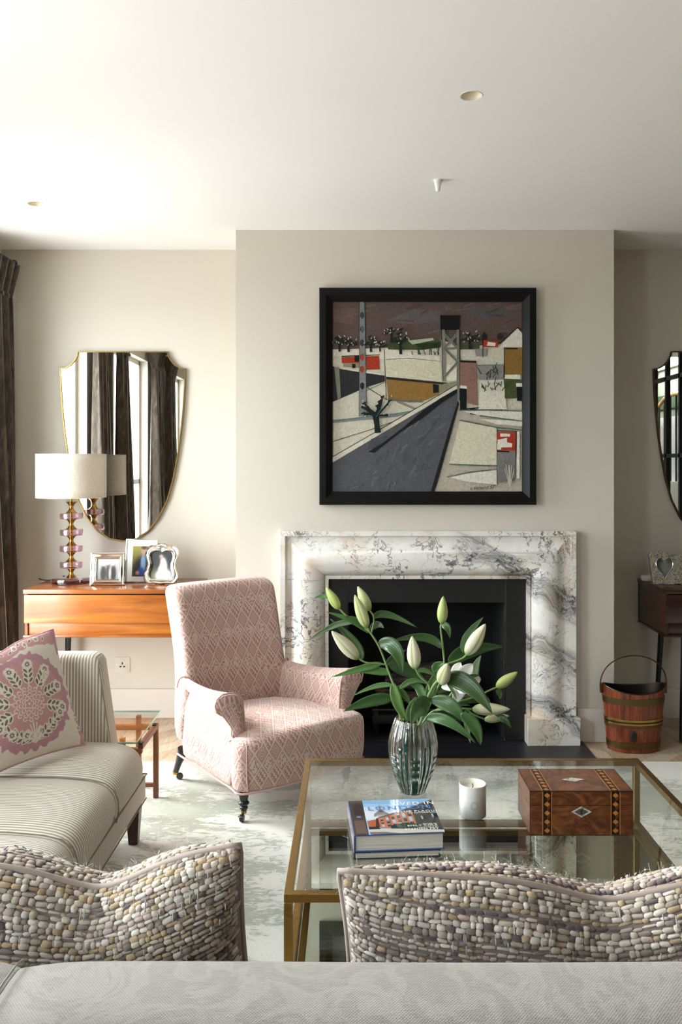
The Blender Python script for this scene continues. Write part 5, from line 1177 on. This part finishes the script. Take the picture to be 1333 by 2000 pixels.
stem(3, [Q(775, 832, d), Q(880, 816, d-.02), Q(950, 818, d-.03), Q(1006, 822, d-.03)], .0032, .0032, 'pedicel'); stem(3, [Q(965, 820, d), Q(1000, 848, d), Q(1040, 868, d), Q(1078, 882, d)], .0028, .0028, 'pedicel'); stem(3, [Q(800, 820, d), Q(850, 760, d), Q(905, 690, d+.01)], .0032, .0035, 'pedicel')
bud(3, (1148, 690), (1276, 597), 33, .8); bud(3, (1004, 822), (1230, 822), 38, .2, (-.03, -.05)); bud(3, (1076, 886), (1226, 862), 27, .45)
for a in [((1144, 712), (1172, 722), (1168, 762), 38, '#3d6a2a'), ((1122, 878), (1190, 868), (1237, 938), 46, '#1f4715', (0, -.03, -.04)), ((960, 828), (968, 920), (990, 1028), 34, '#7b9a68', (0, .02, .0)), ((765, 852), (860, 840), (955, 905), 46, '#213f1d', (0, .02, .02)), ((915, 662), (990, 622), (1048, 618), 30, '#1f4418', (-.02, -.04, -.04)), ((850, 800), (950, 760), (1100, 785), 44, '#26461f', (0, .03, .03)), ((1020, 745), (1080, 745), (1112, 792), 34, '#2a4d20', (0, .02, 0)), ((850, 812), (910, 790), (990, 800), 24, '#4f7840')]:
    leaf(3, *a[:5], *a[5:])
def petal(a, b, c, w, dz):
    D = LD[3]; t = ROOTS[3]; A, B, Cc = (loc(t, Q(x, y, D+o)) for (x, y), o in zip((a, b, c), dz)); W = w/3.1*D/FP; mid = B*1.5-(A+Cc)*.25
    n, nu = 14, 6; pts = bez(A, mid, Cc, n); vs = []; cs = []; view = Vector((0, -1, .2)).normalized()
    for k, p in enumerate(pts):
        q = k/n; tg = (pts[min(k+1, n)]-pts[max(k-1, 0)]).normalized(); s = tg.cross(view).normalized(); nn = s.cross(tg).normalized(); hw = W/2*(math.sin(PI*min(1, q*.93+.06))**.7)
        for j in range(nu+1):
            e = 2*j/nu-1; vs.append(p+s*e*hw+nn*(.25*abs(e)**2*hw+.12*hw*math.sin(q*16)*abs(e))); cs.append(mixc(lin('#efece6'), lin('#cdd19a'), max(0, 1-abs(e)*4)*.6*(1-q*.6)))
    m = MB(); m.add(vs, [(k*(nu+1)+j, k*(nu+1)+j+1, (k+1)*(nu+1)+j+1, (k+1)*(nu+1)+j) for k in range(n) for j in range(nu)]); m.c = cs; m.obj('petal', M['petal'], t, smooth=180, solid=.001)
fc_ = (915, 670)
for b, c, w, dz in (((905, 590), (932, 540), 78, (0, .01, .0)), ((950, 610), (1003, 548), 92, (0, -.03, -.03)), ((985, 650), (1052, 640), 92, (0, .0, .02)), ((925, 720), (885, 785), 74, (0, -.02, .0)), ((870, 680), (815, 690), 60, (0, .02, .04)), ((950, 690), (1000, 700), 84, (0, -.04, -.05))): petal(fc_, b, c, w, dz)
# ------------------------------------------------------------------ coopered bucket
t = thing('coal_bucket', 'oval coopered wooden bucket with brass bands and wire handle by the dark console', 'bucket', (1.508, 4.534, .0), 0)
BH = .347
def brx(z): return .138+(.169-.138)*z/BH
RY = .64
def rim(a): return .347-.034*abs(math.sin(a))**1.6
ns = 20
for k in range(ns):
    a0, a1 = 2*PI*k/ns+.006, 2*PI*(k+1)/ns-.006; rings = []
    for r_in in (0,):
        cols = []
        for z_ in np.linspace(0, 1, 7):
            r = []
            for i in range(4): a = a0+(a1-a0)*i/3; z = .004+z_*(rim(a)-.004); R = brx(z); r.append(Vector((R*math.cos(a), R*RY*math.sin(a), z)))
            for i in range(3, -1, -1): a = a0+(a1-a0)*i/3; z = .004+z_*(rim(a)-.004); R = brx(z)-.011; r.append(Vector((R*math.cos(a), R*RY*math.sin(a)*(.99), z)))
            cols.append(r)
    MB().loft(cols, closed=True, cap=True).obj('stave', M['stave'], t, smooth=30)
def hoop(z0, z1, mat, out=.0022):
    n = 64; m = MB(); rr_ = []
    for z, o in ((z0, 0), (z0, out), (z1, out), (z1, 0)): rr_.append([Vector(((brx(z)+o)*math.cos(2*PI*k/n), (brx(z)*RY+o)*math.sin(2*PI*k/n), z)) for k in range(n)])
    m.loft(rr_, closed=True, cap=False).obj('hoop', mat, t, smooth=30)
M['dullbrass'] = metal('dull_hoop_brass', '#6b5a3a', .42, .2)
hoop(.255, .290, M['dullbrass']); hoop(.168, .179, M['brass2'], .004); hoop(.150, .159, M['brass2'], .004); hoop(.133, .143, M['dullbrass'], .003); hoop(.022, .056, M['dullbrass']); hoop(.160, .167, M['copper'], .003)
MB().lathe([(0, .006), (1, .006), (1, .016), (0, .016)], 40, None, .128, .128*RY).obj('base', M['stave'], t)
m = MB(); n = 64; r0, r1 = [], []
for k in range(n):
    a = 2*PI*k/n; r0.append(Vector(((brx(.3)-.012)*math.cos(a), (brx(.3)*RY-.012)*math.sin(a), rim(a)+.002))); r1.append(Vector(((.128)*math.cos(a), .128*RY*math.sin(a), .02)))
m.loft([r1, r0], closed=True, cap=False).obj('metal_liner', M['copper'], t, smooth=60)
MB().tube([Vector(((brx(.33)-.005)*math.cos(2*PI*k/n), (brx(.33)*RY-.005)*math.sin(2*PI*k/n), rim(2*PI*k/n)+.002)) for k in range(n)], .0045, 8, closed=True).obj('rim', M['copper'], t)
hp = [(-.176, 0, .318)]+[(-.178*math.cos(a), -.02*math.sin(a), .335+.168*math.sin(a)**.85) for a in np.linspace(.0, PI, 30)]+[(.176, 0, .318)]
MB().tube(hp, .0034, 8).obj('handle', M['bronze'], t)
for s in (-1, 1): MB().rbox((s*.172-.006, -.012, .30), (s*.172+.006, .012, .352), .003).obj('handle_lug', M['bronze'], t)
mm = MB(); mm.lathe([(0, .012), (.02, .011), (.024, .004), (.02, 0)], 14, Matrix.Translation((-.03, -.150*RY-.001, .092)) @ Matrix.Rotation(PI/2, 4, 'X') @ Matrix.Scale(.75, 4, (1, 0, 0)) @ Matrix.Scale(1.3, 4, (0, 1, 0)) @ Matrix.Scale(.4, 4, (0, 0, 1))); mm.obj('burnt_knot', M['ink'], t)
# ------------------------------------------------------------------ sofa in the near foreground, seen from behind
t = thing('sofa', 'pale grey linen sofa seen from behind along the near edge', 'sofa', (.1, 1.3, 0))
def S(p): return Vector((p[0]-.1, p[1]-1.3, p[2]))
prof = [(.985, .16), (.975, .40), (.985, .68), (1.000, .80), (1.012, .832), (1.030, .847), (1.055, .8515), (1.10, .8525), (1.145, .8505), (1.165, .845), (1.176, .83), (1.182, .80), (1.19, .60), (1.20, .40), (1.20, .16)]
def backpart(x0, x1, nm):
    n = 30; rings = []
    for i in range(n+1):
        x = x0+(x1-x0)*i/n; e = min((x-x0), (x1-x))/.02; k = .008*max(0, 1-e)**2
        cy, cz = 1.09, .5
        rings.append([S((x, cy+(y-cy)*(1-k*2), z-(k if z > .7 else 0)+.001*math.sin(x*7+y*3))) for y, z in prof])
    MB().loft(rings, closed=False).obj(nm, M['sofa'], t, smooth=50, sub=1, uv=lambda co, n: (co.x, co.y+co.z))
backpart(-.455, 1.25, 'backrest'); backpart(-1.15, -.456, 'backrest')
MB().tube([S((-.4555, y, z+.0005)) for y, z in prof[1:12]], .0013, 6).obj('back_seam', M['sofa'], t, uv=boxuv())
MB().tube([S((-1.14+2.38*i/40, 1.016, .8385+.001*math.sin(i))) for i in range(41)], .0022, 6).obj('back_seam', M['sofa'], t, uv=boxuv())
MB().rbox(S((-1.15, 1.19, .10)), S((1.25, 1.76, .28)), .015, 2).obj('base', M['sofa'], t, uv=boxuv())
for x0, x1 in ((-1.0, .10), (.11, 1.1)): MB().rbox(S((x0, 1.21, .282)), S((x1, 1.78, .415)), .05, 4).obj('seat_cushion', M['sofa'], t, uv=boxuv())
for x0, x1 in ((-1.15, -1.01), (1.11, 1.25)): MB().rbox(S((x0, 1.19, .28)), S((x1, 1.76, .60)), .04, 4).obj('arm', M['sofa'], t, uv=boxuv())
for x in (-1.08, 1.18):
    for y in (1.03, 1.70): MB().lathe([(.016, .0135), (.026, .10), (.026, .17)], 16, Matrix.Translation(S((x, y, 0)))).obj('leg', M['legwood'], t)
# ------------------------------------------------------------------ tweed cushions leaning on the sofa back
YC = [('#c9bfae', .20), ('#d9d1c6', .26), ('#b9a381', .12), ('#c3b0a8', .15), ('#8f857a', .13), ('#b0a595', .08), ('#6d6062', .06)]
yc = [np.array(lin(c)) for c, _ in YC]; yp = np.array([p for _, p in YC]); yp = yp/yp.sum()
# unit slub, low poly
_u = [(0, 0, -1.08)]+[(math.cos(a)*.9, math.sin(a)*.9, z) for z in (-.62, .62) for a in np.linspace(0, 2*PI, 6, endpoint=False)]+[(0, 0, 1.08)]
UV_ = np.array(_u); UF = [(0, 1+(k+1) % 6, 1+k) for k in range(6)]+[(1+k, 1+(k+1) % 6, 7+(k+1) % 6, 7+k) for k in range(6)]+[(13, 7+k, 7+(k+1) % 6) for k in range(6)]
def tweed(name, label, a, b, T, cx, cy, cz, lean, s0, chop, sw, roll=0., seed=1, bow=0.05):
    t = thing(name, label, 'cushion', (cx, cy, cz), 0, 'tweed scatter cushions on the sofa'); R = np.random.default_rng(seed)
    Rm = np.array(Matrix.Rotation(lean, 3, 'X') @ Matrix.Rotation(roll, 3, 'Y'))
    def surf(s, v, side):
        s = np.asarray(s, float); v = np.asarray(v, float)
        x = a*s*(1-bow*(1-v*v)); z = b+b*v*(1-bow*(1-s*s))
        th = T*np.clip((1-s*s)*(1-v*v), 0, 1)**.42*(1-.25*np.exp(-((s-s0)/(sw*.8))**2)*np.clip((v+.2)/1.2, 0, 1))
        up = np.clip((v+1)/2, 0, 1)**2
        g = np.exp(-(np.abs((s-s0)/sw))**1.7)
        z = z-chop*g*up; th = th+T*.35*g*up*np.clip(1-v*v*.0, 0, 1)*np.clip((1-v), 0, .6)
        y = side*th - .03*np.sin((v+1)*.5*PI)*0
        p = np.stack([x, y, z], -1); return p @ Rm.T
    n = 44; m = MB()
    for side in (-1, 1):
        g = np.sin(np.linspace(-PI/2, PI/2, n+1)); ss, vv = np.meshgrid(g, g); p = surf(ss, vv, side).reshape(-1, 3)
        fs = [(j*(n+1)+i, j*(n+1)+i+1, (j+1)*(n+1)+i+1, (j+1)*(n+1)+i) for j in range(n) for i in range(n)]
        if side > 0: fs = [f[::-1] for f in fs]
        m.add([tuple(q) for q in p], fs)
    m.obj('cover', M['tweedbase'], t, smooth=180)
    q = np.linspace(-1, 1, 40); per = [surf(q, np.full(40, -1.), 1), surf(np.full(40, 1.), q, 1)[1:], surf(q[::-1], np.full(40, 1.), 1)[1:], surf(np.full(40, -1.), q[::-1], 1)[1:-1]]
    MB().tube([Vector(p) for p in np.concatenate(per)], .0058, 8, closed=True).obj('piping', M['tweedpipe'], t, smooth=180)
    V = []; Fc = []; Cc = []; base = 0
    rowh = .0086
    vf = np.sin(np.linspace(-PI/2*.985, PI/2*.985, 600))
    for side in (-1, 1):
        pl = surf(np.full(600, s0*.2-.25), vf, side); al = np.concatenate([[0], np.cumsum(np.linalg.norm(np.diff(pl, axis=0), axis=1))])
        nr = int(al[-1]/rowh)
        for r in range(nr):
            v = float(np.interp((r+.5)/nr*al[-1], al, vf)); s = -.99+R.uniform(0, .01); big = R.random() < .72; rc = R.choice(len(yc), p=yp)
            while s < .985:
                ln = R.choice([R.uniform(.007, .012), R.uniform(.010, .016), R.uniform(.014, .022)])
                p0 = surf(s, v, side); sp = np.linalg.norm(surf(min(s+.006, 1), v, side)-p0)/.006
                ds = ln/max(sp, 1e-3); ds = min(ds, .2); sc = s+ds/2; s += ds*.97
                if sc > .99: break
                p = surf(sc, v, side); pt_ = surf(sc+.004, v, side)-surf(sc-.004, v, side); pv = surf(sc, v+.003, side)-surf(sc, v-.003, side)
                tl = np.linalg.norm(pt_)+1e-9; tg = pt_/tl; nn = np.cross(tg, pv); nl = np.linalg.norm(nn)
                if nl < 1e-12: continue
                nn /= nl
                if (nn @ (Rm @ np.array([0, side, 0.])) < 0): nn = -nn
                bb = np.cross(nn, tg); hr = rowh*.5*(R.uniform(.8, 1.35) if big else R.uniform(.5, .8))*(1.12 if ln < .016 else .9)
                pts = UV_ @ np.stack([bb*hr, nn*hr*.55, (tg+bb*R.normal(0, .07)+nn*R.normal(0, .04))*ln*.56]) + p + nn*hr*.15 + bb*R.normal(0, .0007)
                V.append(pts); c = yc[rc] if R.random() < .45 else yc[R.choice(len(yc), p=yp)]; c = c*R.uniform(.68, .98); Cc.append(np.repeat(c[None], 14, 0))
                Fc += [tuple(i+base for i in f) for f in UF]; base += 14
    VV = np.concatenate(V); CC = np.concatenate(Cc); mm_ = MB(); mm_.v = [tuple(p) for p in VV]; mm_.f = Fc; mm_.c = [tuple(c) for c in CC]
    o = mm_.obj('slub_yarn', M['yarn'], t, smooth=180); o['kind'] = 'stuff'
    w = MB()                                  # grey warp threads crossing the slubs here and there, and loose hairs
    for i in range(520):
        s, v, side = R.uniform(-.96, .96), R.uniform(-.9, .97), R.choice([-1, 1]); dv = R.uniform(.02, .05); pts = []
        for k in range(4):
            q_ = v+dv*k/3
            if q_ > .99: break
            p = surf(s, q_, side); nn = np.cross(surf(s+.004, q_, side)-p, surf(s, q_+.004, side)-p); nn /= np.linalg.norm(nn)+1e-12
            if nn @ (Rm @ np.array([0, side, 0.])) < 0: nn = -nn
            pts.append(Vector(p+nn*.0072))
        if len(pts) > 2: w.tube(pts, .0011, 4, col=lin('#aaa6a4'))
    w.obj('warp_thread', M['yarn'], t, smooth=180)['kind'] = 'stuff'
    f = MB()
    for i in range(420):
        s, v, side = R.uniform(-1, 1), (R.uniform(.80, 1.0) if i < 300 else R.uniform(-.8, 1)), R.choice([-1, 1]); p = surf(s, v, side); d_ = R.normal(0, 1, 3)*.5+Rm @ np.array([0, side*.8, .5]); d_ /= np.linalg.norm(d_); l_ = R.uniform(.006, .016)
        b_ = R.normal(0, .3, 3); f.tube([Vector(p+d_*.004), Vector(p+d_*l_*.6), Vector(p+(d_+b_)*l_)], .00022, 3, cap=False, col=lin('#cfc6bb'))
    f.obj('fuzz', M['yarn'], t, smooth=180)['kind'] = 'stuff'
    return t
tweed('scatter_cushion', 'wide chunky tweed cushion with a dented top, in front of the brass coffee table', .365, .264, .115, .345, 1.45, .425, .36, .12, .045, .30, 0, 3)
tweed('scatter_cushion', 'chunky tweed cushion at the near left with its pointed corner raised over the rug', .32, .282, .115, -.458, 1.45, .425, .36, .32, .06, .32, -.05, 4)
# ------------------------------------------------------------------ floral cushion on the settee
t = thing('scatter_cushion', 'pink and cream floral linen cushion leaning on the striped settee', 'cushion', (0, 0, 0))
P1 = Vector((-1.045, 3.30, .432)); e1 = Vector((.53, .845, 0)).normalized(); nrm = Vector((.845, -.53, 0)).normalized(); lean = math.radians(24)
e2 = (Vector((0, 0, 1))*math.cos(lean)-nrm*math.sin(lean)).normalized(); e3 = e1.cross(e2).normalized()
if e3.dot(nrm) < 0: e3 = -e3
A_ = .235; ctr = P1-e1*A_+e2*A_; t.location = ctr-e2*A_
def cpos(s, v, side):
    x = A_*s*(1-.075*(1-v*v)); y = A_*v*(1-.075*(1-s*s)); th = .062*max(0, (1-s*s)*(1-v*v))**.45
    y -= .035*math.exp(-((s+.2)/.35)**2)*max(0, (v+1)/2)**2
    return ctr+e1*x+e2*y+e3*(th*side)-t.location
nn_ = 230; g = np.linspace(-1, 1, nn_+1); SS, VV = np.meshgrid(g, g)
cream = np.array(lin('#d9d0c2')); pink = np.array(lin('#bd8f8d')); mauve = np.array(lin('#b38791')); dark = np.array(lin('#6d675b')); rim_ = np.array(lin('#7d4f58'))
img = np.broadcast_to(cream, SS.shape+(3,)).copy()
R = np.random.default_rng(5); wob = .02*np.sin(SS*37+2)*np.sin(VV*31)
def paintm(mask, col): img[mask] = col
def ell(cx, cy, a, b, ang=0): c, s = math.cos(ang), math.sin(ang); X, Y = SS-cx, VV-cy; u, w = X*c+Y*s, -X*s+Y*c; return (u/a)**2+(w/b)**2
big = (np.hypot((SS+.02)/.90, (VV+.06)/.84)+wob*1.5+.02*np.sin(np.arctan2(VV+.05, SS+.05)*26))
paintm(big < 1.0, pink); paintm((big < 1.0) & (big > .84), mauve)
ogee = (VV > .83+wob-.25*(SS-.3)**2) & (SS > -.6); paintm(ogee, pink); paintm((SS > .90+wob) & (VV < -.25), pink); paintm((SS < -.88) & (VV < .2), pink); paintm((np.abs(SS) > .9) & (VV > .55), mauve)
def vline(x0, y0, x1, y1, w, col=cream):
    dx, dy = x1-x0, y1-y0; L2 = dx*dx+dy*dy; q = np.clip(((SS-x0)*dx+(VV-y0)*dy)/L2, 0, 1); paintm(np.hypot(SS-x0-q*dx, VV-y0-q*dy) < w, col)
def leafp(x, y, ang, k=1.): paintm(ell(x, y, .062*k, .034*k, ang) < 1, cream); paintm(ell(x, y, .044*k, .019*k, ang) < 1, dark)
def flower(x, y, k=1.):
    th = np.arctan2(VV-y, SS-x); rr_ = np.hypot(SS-x, VV-y); paintm(rr_ < .075*k*(1+.1*np.sin(th*5)), cream); paintm(rr_ < .036*k*(1+.22*np.sin(th*7)), dark); paintm(rr_ < .014*k, cream)
bxc, byc = 0.0, -.12
for ang in np.linspace(-.3, PI+.3, 8):
    for r0 in (.2,):
        x0, y0 = bxc+.22*math.cos(ang), byc+.22*math.sin(ang); x1, y1 = bxc+.70*math.cos(ang), byc+.70*math.sin(ang); vline(x0, y0, x1, y1, .012)
        for q in (.3, .48, .66, .82):
            for s_ in (-1, 1):
                px_, py_ = x0+(x1-x0)*q, y0+(y1-y0)*q; a2 = ang+s_*.75; leafp(px_+.075*math.cos(a2), py_+.075*math.sin(a2), a2, 1.2)
        flower(x1, y1, 1.25)
for ang in np.linspace(-2.7, -.45, 6):
    x0, y0 = bxc, -.78; x1, y1 = bxc+.62*math.cos(ang+.0)*1.05, byc-.1+.42*math.sin(ang); vline(x0, y0, x1, y1, .012); 
    for q in (.35, .55, .75):
        for s_ in (-1, 1): a2 = math.atan2(y1-y0, x1-x0)+s_*.8; leafp(x0+(x1-x0)*q+.065*math.cos(a2), y0+(y1-y0)*q+.065*math.sin(a2), a2, 1.05)
    flower(x1, y1, 1.1)
for i in range(7): a2 = -PI/2+(i-3)*.42; vline(bxc, -.74, bxc+.16*math.cos(a2+PI/1), -.74+.3*abs(math.cos((i-3)*.4)), .010)
for x_, y_, a_ in ((.42, .2, .9), (-.44, .22, 2.2)):                # tulips
    for da in (-.35, 0, .35): paintm(ell(x_+.06*math.cos(a_+da), y_+.06*math.sin(a_+da), .12, .034, a_+da) < 1, cream); vline(x_, y_, x_+.13*math.cos(a_+da), y_+.13*math.sin(a_+da), .006, pink)
    vline(x_, y_, x_-.18*math.cos(a_), y_-.18*math.sin(a_), .01)
th = np.arctan2(VV-byc, SS-bxc); rr_ = np.hypot(SS-bxc, VV-byc)
paintm(rr_ < .30, pink)
for k_, (r0, n0) in enumerate(((.27, 15), (.215, 13), (.16, 10), (.105, 8), (.055, 5))):
    for i in range(n0):
        a_ = 2*PI*i/n0+k_*.3; x_, y_ = bxc+r0*math.cos(a_), byc+r0*math.sin(a_); d_ = np.hypot(SS-x_, VV-y_); paintm((d_ < .043) & (d_ > .025) & ((SS-bxc)*math.cos(a_)+(VV-byc)*math.sin(a_) > r0-.008), cream)
paintm(rr_ < .024, cream)
for x_, y_, k_ in ((.1, .93, .7), (.3, .9, .7), (-.3, .92, .7), (.55, .93, .7), (.93, -.5, .7), (.93, -.3, .6), (.92, -.72, .7)): flower(x_, y_, k_)
for x_, y_, a_ in ((.0, .9, .3), (.2, .96, 1.), (.42, .93, .5), (-.15, .94, 2), (.68, .9, 1), (.93, -.1, 1.6), (.94, -.62, 1.)): leafp(x_, y_, a_, .8)
for side in (1, -1):
    m = MB(); pts = [cpos(s, v, side) for v in g for s in g] if side > 0 else [cpos(s, v, side) for v in g[::10] for s in g[::10]]; k_ = nn_+1 if side > 0 else len(g[::10])
    fs = [(j*k_+i, j*k_+i+1, (j+1)*k_+i+1, (j+1)*k_+i) for j in range(k_-1) for i in range(k_-1)]
    m.add(pts, fs if side > 0 else [f[::-1] for f in fs]); im = img if side > 0 else img[::10, ::10]; m.c = [tuple(c) for c in im.reshape(-1, 3)]
    m.obj('printed_front' if side > 0 else 'back_panel', M['vfab'], t, smooth=180)
q = np.linspace(-1, 1, 30); per = [cpos(x, -1, 1) for x in q]+[cpos(1, x, 1) for x in q[1:]]+[cpos(x, 1, 1) for x in q[::-1][1:]]+[cpos(-1, x, 1) for x in q[::-1][1:-1]]
MB().tube(per, .0045, 6, closed=True).obj('piping', simple('pink_cushion_piping', '#c79a9b', .9), t, smooth=180)
